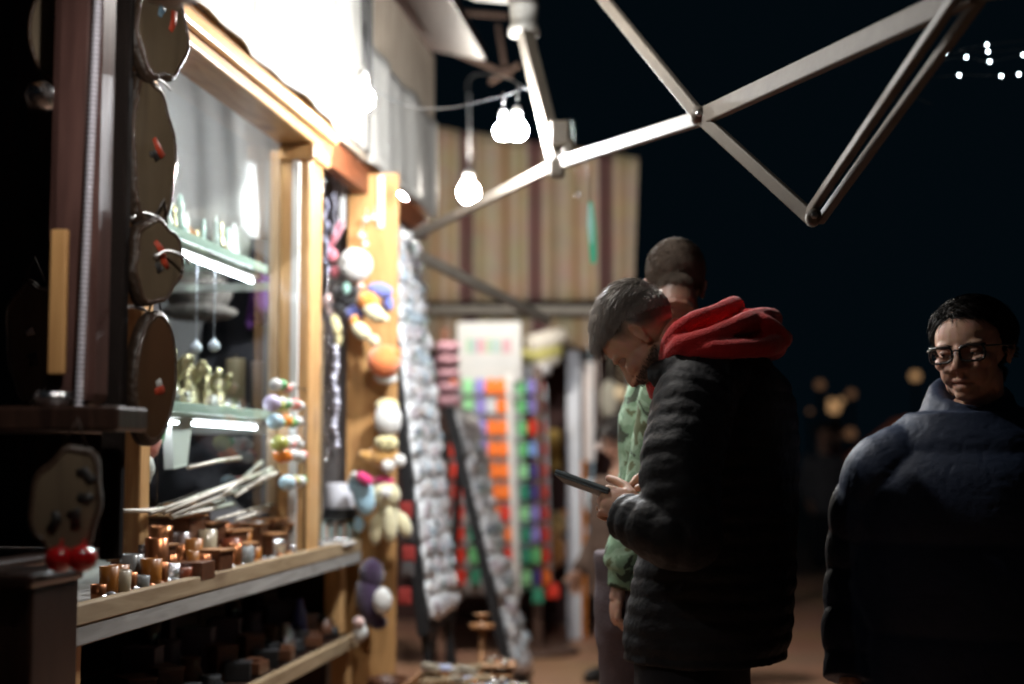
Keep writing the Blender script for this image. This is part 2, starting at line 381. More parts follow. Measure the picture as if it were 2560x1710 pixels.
# inside: white curtain, shelves with light tubes
b = MB(); n = 70; xs = np.linspace(-2.95, -1.53, n); zs = np.linspace(2.12, 3.25, 14)
vs = [(x, 5.12+.03*math.sin(x*22)+.02*math.sin(x*41+z*3)+.02*math.sin(z*7+x*5), z) for z in zs for x in xs]
b.add(vs, [(j*n+i, j*n+i+1, (j+1)*n+i+1, (j+1)*n+i) for j in range(13) for i in range(n-1)], 0, True)
cu = b.build('curtain', M_CLOTH, None, origin=V(-2.2, 5.12, 2.12)); so = cu.modifiers.new('s', 'SOLIDIFY'); so.thickness = .006
tag(cu, 'rumpled white cloth curtain hung across the inside of the stall', 'curtain')
for k, (z, x0, x1, y0, y1) in enumerate(((1.955, -1.98, -1.57, 3.80, 5.02), (1.435, -1.98, -1.55, 3.80, 5.02))):
    b = MB(); b.boxr(x0, x1-.012, y0, y1, z, z+.014); g = b.build('glass_shelf', M_SHELFG, stall)
    b = MB(); b.boxr(x1-.012, x1, y0, y1, z-.006, z+.024); b.build('edge', M_GREENGL, g, .003)
    b = MB(); b.tube([(x1-.05, y0+.05, z-.035), (x1-.05, y1-.16, z-.035)], .0045, 10); b.build('light_tube', M_LED, g)
    b = MB(); b.boxr(x1-.065, x1-.035, y0+.02, y1-.12, z-.022, z-.002); b.build('tube_holder', M_WHITE, g, .003)
    for yy in (y0+.04, y1-.04):
        b = MB(); b.boxr(-2.02, x1-.02, yy-.006, yy+.006, z-.055, z-.024); b.build('bracket', M_WHITE, g, .003)

b = MB(); b.boxr(-1.60, -1.545, 3.8, 4.85, 2.515, 2.535); h = b.build('tube_holder', M_WHITE, stall, .003)
b = MB(); b.tube([(-1.575, 3.85, 2.50), (-1.575, 4.80, 2.50)], .013, 10); b.build('light_tube', emitter('added_tube_light', (.95, .94, .97), 100.0), h)  # added tube, hidden behind the lintel, to brighten the upper window interior
# ------------------------------------------------------------------ lamps
def bulb(loc, label, r=.035, m=None, drop=.16, shade=0):
    t = thing('light_bulb', loc, label, 'bulb', 'bare bulbs strung along the stalls')
    q = MB(); q.lathe([(0, -r), (r*.5, -r*.87), (r*.87, -r*.5), (r, 0), (r*.9, r*.44), (r*.68, r*.74), (r*.42, r*.92)], loc, 18); q.build('glass', m or M_BULB, t)
    if shade:
        q = MB(); RS = V(-.3,.72,-.35).to_track_quat('-Z', 'Y').to_matrix(); q.lathe([(shade, -shade*1.05), (shade*.7, shade*.1), (shade*.42, shade*.6), (0, shade*.8), (0, shade*.84), (shade*.45, shade*.64), (shade*.74, shade*.12), (shade*1.04, -shade*1.05), (shade, -shade*1.05)], loc, 24, RS); q.build('lamp_shade', M_WHITE, t)  # aimed shade, added to keep the bulb's light off the people
    q = MB(); q.lathe([(r*.40, .9*r), (r*.48, .95*r), (r*.48, 1.9*r), (r*.3, 2.4*r), (0, 2.5*r)], loc, 12); q.build('socket', M_WHITE, t)
    q = MB(); q.tube([loc+V(0,0,2.9*r), loc+V(.004,0,2.9*r+drop*.5), loc+V(0,0,2.9*r+drop)], .004, 6); q.build('cord', M_BLACK if drop < .2 else M_WHITE, t)
    return t
bulb(at(906, 248, 5.05), 'glaring bulb against the white fascia, highest of the lit bulbs', .045, M_BULB4)
bulb(at(1293, 326, 4.95), 'glaring bulb hanging by the corner of the tent frame', .037, M_BULB2, .06)
bulb(at(1172, 481, 8.0), 'round bulb on a white cord before the striped cloth', .055, M_BULB3, .42)
bulb(V(-.72, 3.70, 2.66), 'bulb hung from the tent frame above the counter', .037, None, .3)
bulb(V(-.80, 2.0, 2.05), 'small unseen bulb added to light the plaques of the dark cabinet', .021, None, .2, .05)  # added out of view to brighten the plaques
bulb(at(1258, 328, 5.0), 'bulb added to widen the glare close to the tent frame corner', .033, M_BULB2, .05)  # added bulb that imitates the bloom around its neighbour
bulb(at(1010, 487, 6.7), 'small glow standing in for a bulb reflection at the lower edge of the white fascia', .022, M_BULB2, .02)  # glowing globe drawn in place of a bulb's reflection near the board

# ------------------------------------------------------------------ folding tent frame
tent = thing('tent_frame', V(-.2, 4.2, 0), 'beige folding tent frame of crossed scissor bars overhead', 'tent frame')
def bar(p0, p1, w=.036, h=.020, name='bar', m=M_TUBE, up=(0,0,1)):
    q = MB(); q.beam(p0, p1, h, w, up, 0); return q.build(name, m, tent, .004)
H0 = at(1748, 296, 3.70); J2 = at(1392, 410, 4.95); E2 = at(1035, 590, 6.1)
N2 = at(2440, -25, 2.55)
bar(N2, H0, .046, .024); bar(H0, J2, .042, .024); bar(J2, E2, .040, .022)
bar(at(1470, -45, 4.3)+V(0,-.03,0), H0+V(0,-.03,0), .036); bar(H0+V(0,-.03,0), at(2032, 548, 3.35), .034)
V3 = at(2032, 548, 3.35)
bar(at(2432, -30, 2.55)+V(-.02,.02,0), V3+V(-.012,.03,.01), .022, .020); bar(at(2452, -30, 2.55)+V(.012,.02,0), V3+V(.018,.03,.0), .020, .020)
bar(at(1283, -40, 5.25), J2+V(0,.02,.0), .05, .05)
bar(at(1050, 640, 6.4), at(1372, 802, 7.4), .05, .03)
for c, r in ((H0, .021), (J2, .03), (V3, .017)):
    q = MB(); q.lathe([(0,-.035), (r,-.033), (r*1.1,0), (r,.033), (0,.035)], c+V(0,-.02,0), 14, Matrix.Rotation(math.pi/2, 3, 'X')); q.build('hinge', M_TUBE, tent)
c = at(1310, 40, 5.2)
q = MB(); q.lathe([(0,.07), (.05,.07), (.056,.03), (.05,-.03), (.06,-.05), (.06,-.075), (0,-.08)], c, 16); q.build('slider', M_CLAMP, tent)
c = at(1400, 335, 4.95); q = MB(); q.box(c, (.07,.06,.09)); q.box(c+V(.03,0,-.05), (.04,.05,.05)); q.build('corner_bracket', M_TUBE, tent, .01)
c = at(1393, 420, 4.9); q = MB(); q.box(c, (.05,.06,.07)); q.build('corner_bracket', M_TUBE, tent, .012)
q = MB()
for c_, n_ in ((H0, 1), (J2, 1), (V3, 1)): q.lathe([(0,-.012),(.009,-.012),(.009,0),(0,0)], c_+V(0,-.055,-.0), 6, Matrix.Rotation(math.pi/2,3,'X'))
q.build('bolt', M_STEEL, tent)
q = MB(); w0 = at(906,205,5.05); q.tube(catmull([w0, at(1010,262,5.2), at(1120,270,5.1), at(1258,240,5.0), at(1330,230,5.0), J2+V(0,.0,.03), at(1560,368,4.35), H0+V(0,.02,.03), at(2050,165,3.1), N2+V(0,.03,.02)], 8), .0022, 6); q.build('cable', M_BLACK, tent)
q = MB(); q.tube(catmull([at(1330,230,5.0), at(1250,190,6.4), at(1172,200,8.0), at(1172,330,8.0)], 8), .0025, 6); q.build('cable', M_BLACK, tent)
# leg to the ground, right of the view
q = MB(); q.beam(V(.95, 2.30, 0), V(.95, 2.30, 2.6), .045, .045, (0,1,0)); q.build('leg', M_TUBE, tent, .005)
bar(V(.95, 2.30, N2.z-.02), N2, .040, .024)
# pale canopy scrap at the top
a0 = at(1150, -40, 5.6); a1 = at(1283, 6, 5.4); a2 = at(1290, -40, 5.4)
q = MB(); q.prism([at(1110,-30,5.5), at(1190,4,5.4), at(1276,12,5.3), at(1290,-40,5.3)], V(0,.05,.03)); q.build('canopy_edge', M_TARP, tent)
W_RAFT = wood('old_rafter', (.05,.03,.022), (.085,.05,.035), 'Y', knots=False, rough=.8)
# dim rafters of the next stall
nx = thing('neighbour_awning', V(-1.0, 10.0, 0), 'striped awning of the next stall hanging behind the bulbs', 'awning')
ST = [(.05,.04,.034), (.25,.20,.14)]
stops = [(0,(0.214,0.162,0.104)),(.14,(0.166,0.100,0.046)),(.24,(0.253,0.204,0.150)),(.34,(0.194,0.130,0.063)),(.42,(0.253,0.209,0.155)),(.47,(0.068,0.025,0.023)),(.62,(0.072,0.030,0.026)),(.69,(0.244,0.196,0.142)),(.76,(0.166,0.114,0.059)),(.88,(0.224,0.181,0.128))]
M_STRIPE = ramp_mat('striped_canvas', stops, 0, 1/.50, const=False)
def cloth(name, x0, x1, zt0, zt1, zb, Y, par, amp=.02, top_skew=0):
    q = MB(); n = 90; r = 12; vs = []
    for j in range(r):
        for i in range(n):
            u = i/(n-1); x = x0+(x1-x0)*u; zt = zt0+(zt1-zt0)*u; z = zb+(zt-zb)*j/(r-1)
            vs.append((x + .04*(j/(r-1))*u, Y+amp*math.sin(x*17)+amp*.6*math.sin(x*37+z), z))
    q.add(vs, [(j*n+i, j*n+i+1, (j+1)*n+i+1, (j+1)*n+i) for j in range(r-1) for i in range(n-1)], 0, True)
    o = q.build(name, M_STRIPE, par); s = o.modifiers.new('s', 'SOLIDIFY'); s.thickness = .004; return o
c0 = at(1040, 757, 9.9); c1 = at(1584, 757, 9.9); ct = at(1622, 392, 9.9); cl = at(1300, 318, 9.9)
cloth('canvas_flap', c0.x, c1.x, cl.z+.05, ct.z, c0.z, 9.9, nx)
v0 = at(1040, 788, 10.1); v1 = at(1545, 790, 10.1); vb = at(1500, 872, 10.1)
cloth('valance', v0.x, v1.x, v0.z, v1.z, vb.z, 10.1, nx, .012)
q = MB(); q.beam(at(1040,774,10.0), at(1560,776,10.0), .04, .055); q.build('rail', M_TUBE, nx, .005)
for (p0, p1) in (((1050, 95, 8.2), (1280, 190, 8.2)), ((1245, 60, 8.2), (1262, 165, 8.2)), ((1225, 205, 8.2), (1300, 160, 8.2)), ((1030,20,8.2), (1270,40,8.2))):
    q = MB(); q.beam(at(*p0), at(*p1), .030, .026); q.build('rafter', W_RAFT, nx, .004)
q = MB(); a = at(1575, 790, 10.0); q.beam(V(a.x,10.0,0), V(a.x,10.0,a.z+.4), .05, .05, (0,1,0)); q.build('leg', M_TUBE, nx, .005)
q = MB(); a = at(1046, 780, 10.0); q.beam(V(a.x-.3,10.0,0), V(a.x-.3,10.0,a.z+.9), .05, .05, (0,1,0)); q.build('leg', M_TUBE, nx, .005)

# ------------------------------------------------------------------ next stall behind: brown back wall, shelf, posts
bk = thing('back_stall', V(-1.6, 11.2, 0), 'dark brown back stall with two pale posts behind the card rack', 'market stall')
q = MB(); q.boxr(-2.6, -.62, 11.2, 11.25, 0, 2.5); q.build('back_wall', wood('maroon_board', (.05,.022,.02), (.075,.034,.03), 'Z', knots=False, rough=.8), bk)
def post_px(px, w, py0, py1, Y, m, name='post'):
    a, c = at(px-w/2, py0, Y), at(px+w/2, py1, Y)
    q = MB(); q.boxr(a.x, c.x, Y, Y+.06, max(0.0, c.z), a.z); return q.build(name, m, bk, .01)
M_PWH = mat('white_post', (.72,.75,.82), .5, var=.1); M_PPK = mat('pale_pink_post', (.78,.68,.64), .6, var=.1); M_POR = mat('orange_post', (.75,.26,.05), .6)
a = at(1433, 872, 10.2); 
q = MB(); q.boxr(a.x-.05, a.x+.05, 10.2, 10.26, 0, a.z); q.build('post', M_PWH, bk, .01)
post_px(1472, 30, 905, 1155, 10.3, M_PPK); 
a = at(1452, 1150, 10.28); q = MB(); q.boxr(a.x-.03, a.x+.035, 10.28, 10.32, 0, a.z); q.build('post', M_POR, bk, .008)
q = MB(); q.boxr(-2.3, -.66, 10.75, 11.19, .60, .64); q.build('shelf', W_TANY, bk, .004)
# ------------------------------------------------------------------ near dark display cabinet with wooden plaques
cab = thing('display_cabinet', V(-1.35, 2.75, 0), 'dark stained display cabinet with a glossy brown column at the near left', 'cabinet')
q = MB(); q.boxr(-2.1, xat(255,2.95), 2.95, 2.99, 1.101, 3.2); q.build('back_panel', W_DARK, cab, .004)
a, c = at(152, 0, 2.5), at(285, 0, 2.5)
q = MB(); q.boxr(a.x-.02, c.x-.03, 2.5, 2.6, 1.395, 3.1); q.build('column', wood('mahogany', (.055,.026,.022), (.10,.05,.042), 'Z', rough=.5, coat=.12, spec=.2, knots=False), cab, .022)
q = MB(); q.boxr(-1.95, xat(292,2.42), 2.42, 2.56, 1.345, 1.39); q.boxr(-1.95, xat(275,2.94), 2.561, 2.94, 1.345, 1.39); q.build('shelf', W_DARK, cab, .006)
q = MB(); q.boxr(-1.95, xat(205,2.48), 2.30, 2.48, 0, 1.075); q.boxr(-1.95, xat(205,2.94), 2.481, 2.94, 0, 1.075); base = q.build('base', W_DARK, cab, .006)
q = MB(); q.boxr(-1.97, xat(220,2.49), 2.28, 2.49, 1.076, 1.10); q.boxr(-1.97, xat(212,2.94), 2.491, 2.94, 1.076, 1.10); q.build('top', W_DARK, base, .008)
q = MB(); q.boxr(xat(118,2.48), xat(158,2.48), 2.47, 2.485, 1.45, at(140,575,2.48).z); q.build('side_strip', W_PLY, cab, .003)
q = MB(); q.boxr(xat(250,2.62), xat(300,2.62), 2.62, 2.65, 1.101, 3.1); q.build('column_shade_side', mat('column_shade_black', (.012,.009,.008), .95, spec=.08), cab, .006)  # black strip standing in for the shaded side of the column
# strand of pearly beads hanging down the column
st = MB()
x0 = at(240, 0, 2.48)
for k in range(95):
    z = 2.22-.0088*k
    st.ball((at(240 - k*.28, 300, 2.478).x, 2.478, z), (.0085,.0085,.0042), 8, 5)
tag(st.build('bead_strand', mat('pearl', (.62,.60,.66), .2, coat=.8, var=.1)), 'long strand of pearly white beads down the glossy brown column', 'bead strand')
def wood_slice(px, py, Y, ly, lz, yaw, tilt, label, paint, dark=False, oval=False):
    """hanging slice of trunk: oval face, bark rim, a few painted marks"""
    c = at(px, py, Y)
    R = Matrix.Rotation(yaw, 3, 'Z') @ Matrix.Rotation(tilt, 3, 'X')
    t = thing('wooden_plaque', c-V(0,0,lz), label, 'plaque', 'painted wooden plaques')
    n = 40; rim = []
    for k in range(n):
        a = 2*math.pi*k/n; rr = 1+(.0 if oval else .07*math.sin(3*a+px)+.045*math.sin(7*a+py))
        rim.append((math.cos(a)*ly*rr, math.sin(a)*lz*rr))
    f = MB(); vs = [R @ V(.014, u*.95, v*.95)+c for u, v in rim]+[R @ V(-.004, u*.95, v*.95)+c for u, v in rim]
    f.add(vs, [list(range(n)), list(range(n, 2*n))[::-1]]+[(k, (k+1) % n, n+(k+1) % n, n+k) for k in range(n)])
    f.build('face', W_DARKFACE if dark else W_SLICE, t)
    bk_ = MB(); vs = []
    for u, v in rim: vs += [R @ V(.012, u*.96, v*.96)+c, R @ V(.010, u*1.05, v*1.05)+c, R @ V(-.014, u*1.05, v*1.05)+c, R @ V(-.016, u*.9, v*.9)+c]
    bk_.add(vs, [(4*k+j, 4*((k+1) % n)+j, 4*((k+1) % n)+j+1, 4*k+j+1) for k in range(n) for j in range(3)]+[[4*k+3 for k in range(n)]], 0, True)
    bk_.build('bark', M_BARK, t)
    rm = MB(); rm.tube([R @ V(.013, u*.96, v*.96)+c for u, v in rim+rim[:2]], .0042, 8, caps=False); rm.build('carved_rim', mat('polished_rim', (.06,.035,.022), .3, coat=.8, var=.6, vscale=70, bump=.6, bscale=90), t)
    for col, pts in paint:
        s = MB(); s.tube([R @ V(.0155, u*ly, v*lz)+c for u, v in pts], [.006+.004*math.sin(i*2.1)**2 for i in range(len(pts))], 8, flat=.3, up=R @ V(1,0,0))
        s.build('painted_mark', col, t)
    lp = MB(); lp.tube([R @ V(0, -.02, lz)+c, R @ V(0, 0, lz*1.0+.05)+c, R @ V(0, .02, lz)+c], .0025, 6); lp.build('cord', M_BARK, t)
    return t
W_DARKFACE = wood('dark_slice', (.06,.030,.014), (.12,.06,.028), 'Z', rough=.45, coat=.3, knots=False, scale=5)
P_RED = mat('red_mark', (.42,.05,.02), .5); P_BLK = mat('black_mark', (.02,.018,.017), .5); P_WHT = mat('chalk_mark', (.6,.6,.58), .5); P_BLU = mat('blue_mark', (.12,.20,.26), .5)
Y1 = -.36
wood_slice(392, 60, 2.72, .075, .12, Y1, .1, 'pointed bark edged plaque topmost in the hanging row, with blue and red marks', [(P_BLU, [(-.1,.1),(0,.25),(.1,.2)]), (P_RED, [(.3,-.1),(.45,.05),(.5,.25)])])
wood_slice(372, 390, 2.74, .062, .16, Y1, .06, 'tall bark edged plaque with a black and red painted sprig', [(P_BLK, [(-.2,0),(0,.02),(.15,-.05)]), (P_RED, [(.0,.22),(.2,.1),(.4,.0)])])
wood_slice(384, 655, 2.72, .068, .085, Y1, -.2, 'round bark edged plaque with a bold red stroke and dark figure', [(P_RED, [(-.3,.42),(0,.3),(.2,.05),(.4,-.05)]), (P_BLK, [(-.1,-.05),(.05,-.2),(.12,-.1)])])
wood_slice(378, 945, 2.72, .058, .13, Y1, -.06, 'tall dark oval plaque with a thick rim lowest in the hanging row', [(P_RED, [(-.05,-.22),(.2,-.18),(.35,-.15)]), (P_WHT, [(.0,-.1),(.2,-.06)])], True, True)
wood_slice(82, 850, 2.80, .052, .125, -1.35, 0, 'long tan plaque hung on the cabinet back with a small dark picture', [(P_BLK, [(-.1,-.3),(.1,-.25),(.15,-.45)]), (P_WHT, [(-.2,.1),(.1,.15)])])
wood_slice(150, 90, 2.62, .058, .10, -1.25, .1, 'grey rimmed oval plaque at the top of the cabinet', [(P_BLK, [(-.2,.3),(.0,.35),(.2,.2)]), (P_WHT, [(.2,.5),(.4,.3)])], False, True)
wood_slice(168, 1258, 2.37, .058, .098, -1.25, -.10, 'large cream plaque with black animal silhouettes standing on the cabinet base', [(P_BLK, [(.2,.55),(.4,.6),(.6,.45),(.8,.5)]), (P_BLK, [(-.3,-.15),(-.2,-.3),(-.35,-.5)]), (P_BLK, [(.1,-.2),(.3,-.1),(.35,-.4)]), (P_BLK, [(.3,.15),(.6,.1),(.7,.2)])])
# hooks and metal trinkets along the slices
for i, (px, py) in enumerate(((345, 205), (330, 545), (390, 640), (300, 780))):
    c = at(px, py, 2.7); q = MB(); q.tube(catmull([c, c+V(.02,.01,.012), c+V(.045,.02,.004), c+V(.06,.03,-.012)], 5), .0035, 8)
    q.ball(c, .006, 8, 6)
    o = tag(q.build('hook', M_STEEL), ('curved steel hook under the topmost plaque','curved steel hook above the round plaque','steel hook beside the red painted stroke','steel hook above the dark oval plaque')[i], 'hook', 'steel hooks between the plaques')
q = MB(); c = at(105, 240, 2.7); q.lathe([(0,-.03),(.028,-.025),(.036,0),(.03,.02),(.01,.03),(0,.03)], c, 14); tag(q.build('tin_bell', M_SILVER), 'shiny tin bell hanging below the grey oval plaque', 'bell')
for i, (px, py, s) in enumerate(((120, 900, .9), (120, 965, 1.1))):
    c = at(px+20, py+70, 2.5); c.z = 1.391
    q = MB(); q.lathe([(0,0),(.03*s,0),(.04*s,.012),(.042*s,.03*s),(.036*s,.03*s),(.034*s,.014),(0,.012)], c+V(-.02*i,.06*i,0), 20); tag(q.build('metal_dish', M_SILVER), ('small silver dish on the cabinet shelf','wider silver dish on the cabinet shelf behind the small one')[i], 'dish')
for i, px in enumerate((150, 205)):
    c = at(px, 1385, 2.315+.01*i); c.z = 1.101
    q = MB(); q.ball(c+V(0,0,.024), (.026,.026,.023), 18, 12); q.tube([c+V(0,0,.043), c+V(.004,0,.057)], .0025, 6)
    tag(q.build('lacquered_apple', M_REDGLOSS), ('red lacquered apple at the cabinet base edge','brighter red lacquered apple with a white glint beside the other')[i], 'ornament')

# ------------------------------------------------------------------ counter goods
ZC = .957
def on(px, X, Z=ZC):
    """point on the counter at depth line X under picture column px"""
    p = at_x(px, 1300, X); return V(X, p.y, Z)
def cup(px, X, r, h, m, label):
    c = on(px, X); q = MB(); q.lathe([(0,0),(r*.8,0),(r*.92,h*.1),(r,h),(r*.86,h),(r*.8,h*.15),(0,h*.12)], c, 18); return tag(q.build('cup', m), label, 'cup', 'little cups in the front row of the counter')
cols = [M_COPPER, M_AMBER, mat('cream_glaze', (.34,.28,.19), .3, coat=.5), M_COPPER, mat('grey_glaze', (.22,.23,.23), .3, coat=.6), M_AMBER, M_COPPER, M_SILVER, mat('brick_glaze', (.22,.05,.02), .3, coat=.6), M_AMBER]
names = ['copper','amber','cream','copper','grey','amber','copper','silver','brick red','amber']
for i in range(16):
    px = 250+i*26; k = i % 10
    cup(px, -1.445-.012*(i % 2), .019+.005*(i % 3), .040+.012*((i*7) % 4), cols[k], f'{names[k]} little cup in the front row of the counter')
for i in range(13):
    px = 300+i*31; k = (i*3+1) % 10; cup(px, -1.495-.02*(i % 3), .026+.006*(i % 2), .068+.018*((i*5) % 4), cols[k], f'{names[k]} taller cup in the second row of the counter')
def crate_box(px, X, sx, sy, sz, z, label, lid=True):
    c = on(px, X, z); t = thing('wooden_box', c, label, 'box', 'brown wooden boxes on the counter')
    R = Matrix.Rotation(random.uniform(-.12,.12), 3, 'Z')
    q = MB(); q.box(c+V(0,0,sz/2), (sx,sy,sz), R); q.build('body', W_BOX, t, .003)
    if lid:
        q = MB(); q.box(c+V(0,0,sz+.0045), (sx+.012,sy+.012,.008), R); q.build('lid', W_LID, t, .002)
    return t
crate_box(440, -1.60, .14, .12, .16, ZC, 'tall dark brown box at the near end behind the cups')
crate_box(560, -1.56, .12, .16, .10, ZC, 'long brown box under the bundle of sticks')
crate_box(590, -1.50, .10, .13, .062, ZC, 'low brown box right behind the amber cups')
crate_box(655, -1.52, .13, .12, .075, ZC, 'brown box with pale slats under the stick tips')
crate_box(690, -1.54, .12, .14, .085, ZC, 'brown box with a wide tan lid beside the silver tin')
crate_box(735, -1.52, .10, .10, .06, ZC, 'small brown box next to the strung wooden balls')
crate_box(700, -1.54, .11, .10, .03, ZC+.095, 'thin box stacked on the wide lidded box')
crate_box(485, -1.44, .09, .11, .05, ZC, 'open dark box among the front cups', False)
crate_box(540, -1.44, .07, .09, .065, ZC, 'square dark box with copper edges in the front row')
crate_box(600, -1.49, .07, .12, .055, ZC, 'dark box in front of the stacked boxes', False)
for i, (px, X, sx, sy, sz, z, lb) in enumerate((
    (385, -1.55, .09, .10, .09, ZC, 'dark box at the near end of the second cup row'), (330, -1.56, .08, .09, .06, ZC, 'low dark box nearest the tan window post'),
    (510, -1.575, .10, .13, .13, ZC, 'tall dark box under the middle of the sticks'), (625, -1.545, .10, .12, .11, ZC, 'upright brown box under the stick tips'),
    (560, -1.535, .08, .08, .045, ZC+.0, 'small low box between the second row cups'), (668, -1.54, .10, .13, .018, ZC+.10, 'thin tan lidded box stacked near the stick tips'),
    (705, -1.52, .11, .12, .018, ZC+.082, 'flat box on the wide lidded box'), (722, -1.53, .10, .12, .016, ZC+.108, 'topmost flat box of the lidded stack'),
    (760, -1.50, .06, .07, .075, ZC, 'narrow upright box before the clear box'), (470, -1.60, .11, .10, .19, ZC, 'tallest dark box behind the sticks'))):
    crate_box(px, X, sx, sy, sz, z, lb)
for i in range(26):
    px = 262+i*20; c = on(px, -1.432-.008*(i % 3)); q = MB(); q.ball(c+V(0,0,.009), (.011+.004*(i % 2), .014, .009), 10, 7); q.ball(c+V(.004,.02,.006), (.008,.010,.006), 8, 6)
    tag(q.build('glass_pebble', (M_SILVER, M_AMBER, M_COPPER, mat('smoke_glass', (.30,.31,.32), .15, coat=1))[i*7 % 4]), 'shiny little pebble trinket strewn along the counter lip', 'trinket', 'pebble trinkets along the counter lip')
for i in range(9):
    px = 360+i*42; cup(px, -1.57-.02*(i % 2), .03+.006*(i % 3), .10+.02*((i*5) % 3), (W_BOX, M_COPPER, W_BOX, M_BLACK)[i % 4], ('carved brown', 'copper', 'carved brown', 'black')[i % 4]+' tall pot at the back of the counter cups')
# sticks lying over the boxes
SK = [((410,1283),(690,1165)), ((425,1290),(655,1205)), ((560,1235),(655,1155)), ((500,1240),(725,1158)), ((590,1240),(720,1160)), ((430,1295),(560,1250)), ((445,1290),(585,1258)), ((540,1300),(712,1255)), ((590,1300),(680,1268)), ((620,1218),(730,1160)), ((470,1170),(600,1145)), ((375,1285),(620,1195)), ((300,1277),(430,1270))]
for i, (p0, p1) in enumerate(SK):
    a, c = at_x(p0[0], p0[1], -1.48-.008*(i % 4)), at_x(p1[0], p1[1], -1.55-.012*(i % 3))
    q = MB(); q.tube([a, a.lerp(c,.5)+V(0,0,.004*math.sin(i*2.)), c], [.0055,.0065,.0075], 8)
    tag(q.build('wooden_stick', W_STICK), 'pale turned stick in the bundle lying across the brown boxes', 'stick', 'pale sticks across the boxes')
# silver tin, grey pieces, white tray, clear box with lamp
c = on(684, -1.475); q = MB(); q.lathe([(0,0),(.035,0),(.04,.01),(.042,.045),(.045,.048),(.045,.056),(.03,.066),(0,.07)], c, 22); tag(q.build('tin_pot', M_SILVER), 'round silver tin with a domed lid near the counter edge', 'tin')
for i, px in enumerate((730, 752, 772, 792, 760)):
    c = on(px, -1.45-.03*(i % 2)); q = MB(); R = Matrix.Rotation(i*.7, 3, 'Z')
    q.box(c+V(0,0,.008), (.05,.035,.016), R); q.lathe([(.012,.016),(.014,.02),(.01,.034),(0,.036)], c, 10)
    tag(q.build('metal_trinket', (M_SILVER, mat('slate', (.13,.14,.16), .4, var=.3))[i % 2], None, .003), 'little grey metal trinket between the silver tin and the white tray', 'trinket', 'grey trinkets by the tin')
c = on(850, -1.50, ZC); t = thing('clear_box', c, 'clear box of pale teal strips under the white shaded lamp', 'box')
q = MB(); q.boxr(c.x-.075, c.x+.075, c.y-.07, c.y+.07, ZC, ZC+.008); q.build('base', M_WHITE, t)
for k in range(11):
    q = MB(); q.boxr(c.x-.065+.012*k, c.x-.056+.012*k, c.y-.06, c.y+.06, ZC+.009, ZC+.07+.01*math.sin(k*1.7)); q.build('strip', [mat('teal_strip', (.30,.50,.50), .4), mat('white_strip', (.6,.62,.62), .4), mat('tan_strip', (.5,.3,.2), .5)][k % 3], t, .001)
q = MB(); q.boxr(c.x-.075, c.x+.075, c.y-.07, c.y+.07, ZC+.085, ZC+.089); q.build('lid', M_SHELFG, t)
for sx in (-1, 1):
    q = MB(); q.boxr(c.x+sx*.075-.002, c.x+sx*.075+.002, c.y-.069, c.y+.069, ZC+.0085, ZC+.0845); q.build('side', M_SHELFG, t)
lt = thing('table_lamp', c+V(0,0,.09), 'lamp with a white drum shade on a black base', 'lamp')
q = MB(); q.lathe([(0,.09),(.075,.09),(.078,.096),(.078,.104),(.06,.112),(.0,.114)], c, 24); q.lathe([(0,.114),(.068,.114),(.068,.130),(0,.131)], c, 24); q.build('base', M_BLACK, lt)
q = MB(); q.lathe([(.0,.132),(.058,.132),(.058,.232),(.0,.232)], c, 28); q.build('lamp_shade', mat('white_shade', (.70,.70,.76), .7, var=.08, vscale=30), lt, .004)
c = on(846, -1.435); q = MB(); q.boxr(c.x-.05, c.x+.05, c.y-.08, c.y+.08, ZC, ZC+.014); tr = thing('white_tray', c, 'white tray heaped with silver pieces at the far counter end', 'tray')
q.build('base', M_WHITE, tr, .004)
for k in range(14):
    q = MB(); q.ball(c+V(random.uniform(-.04,.04), random.uniform(-.07,.07), .02), (.012,.014,.009), 8, 6); q.build('silver_piece', M_SILVER, tr)

# strings of painted wooden balls in front of the glass
RC = {'lilac': mat('lilac', (.50,.44,.62), .35, coat=.4, var=.2, vscale=30), 'sky': mat('sky_blue', (.40,.56,.64), .35, coat=.4, var=.2, vscale=30), 'olive': mat('olive', (.36,.36,.08), .35, coat=.4, var=.25, vscale=30),
      'orange': mat('orange', (.72,.20,.02), .35, coat=.4, var=.15, vscale=30), 'white': mat('chalk', (.62,.62,.60), .4, coat=.3, var=.2, vscale=30), 'green': mat('green', (.10,.32,.12), .4, coat=.4, var=.3, vscale=30), 'pink': mat('coral', (.65,.25,.22), .4, coat=.3, var=.2, vscale=30), 'lime': mat('lime', (.45,.48,.14), .4, coat=.3, var=.2, vscale=30)}
rows = [(1005, ['lilac','lime','white','green','white','pink','white']), (1055, ['sky','lime','orange','lime','green','white']), (1106, ['olive','green','white','pink','white','white']), (1142, ['orange','orange','white','white','white','pink']), (1203, ['sky','pink','lime','white','green']), (962, ['white','green','olive','pink','white'])]
rl = ['lilac led strand of painted wooden balls', 'pale blue led strand of painted wooden balls', 'olive led strand of painted wooden balls', 'orange led strand of painted wooden balls', 'lowest strand of painted balls, pale blue and coral', 'topmost strand of painted balls, small and pale']
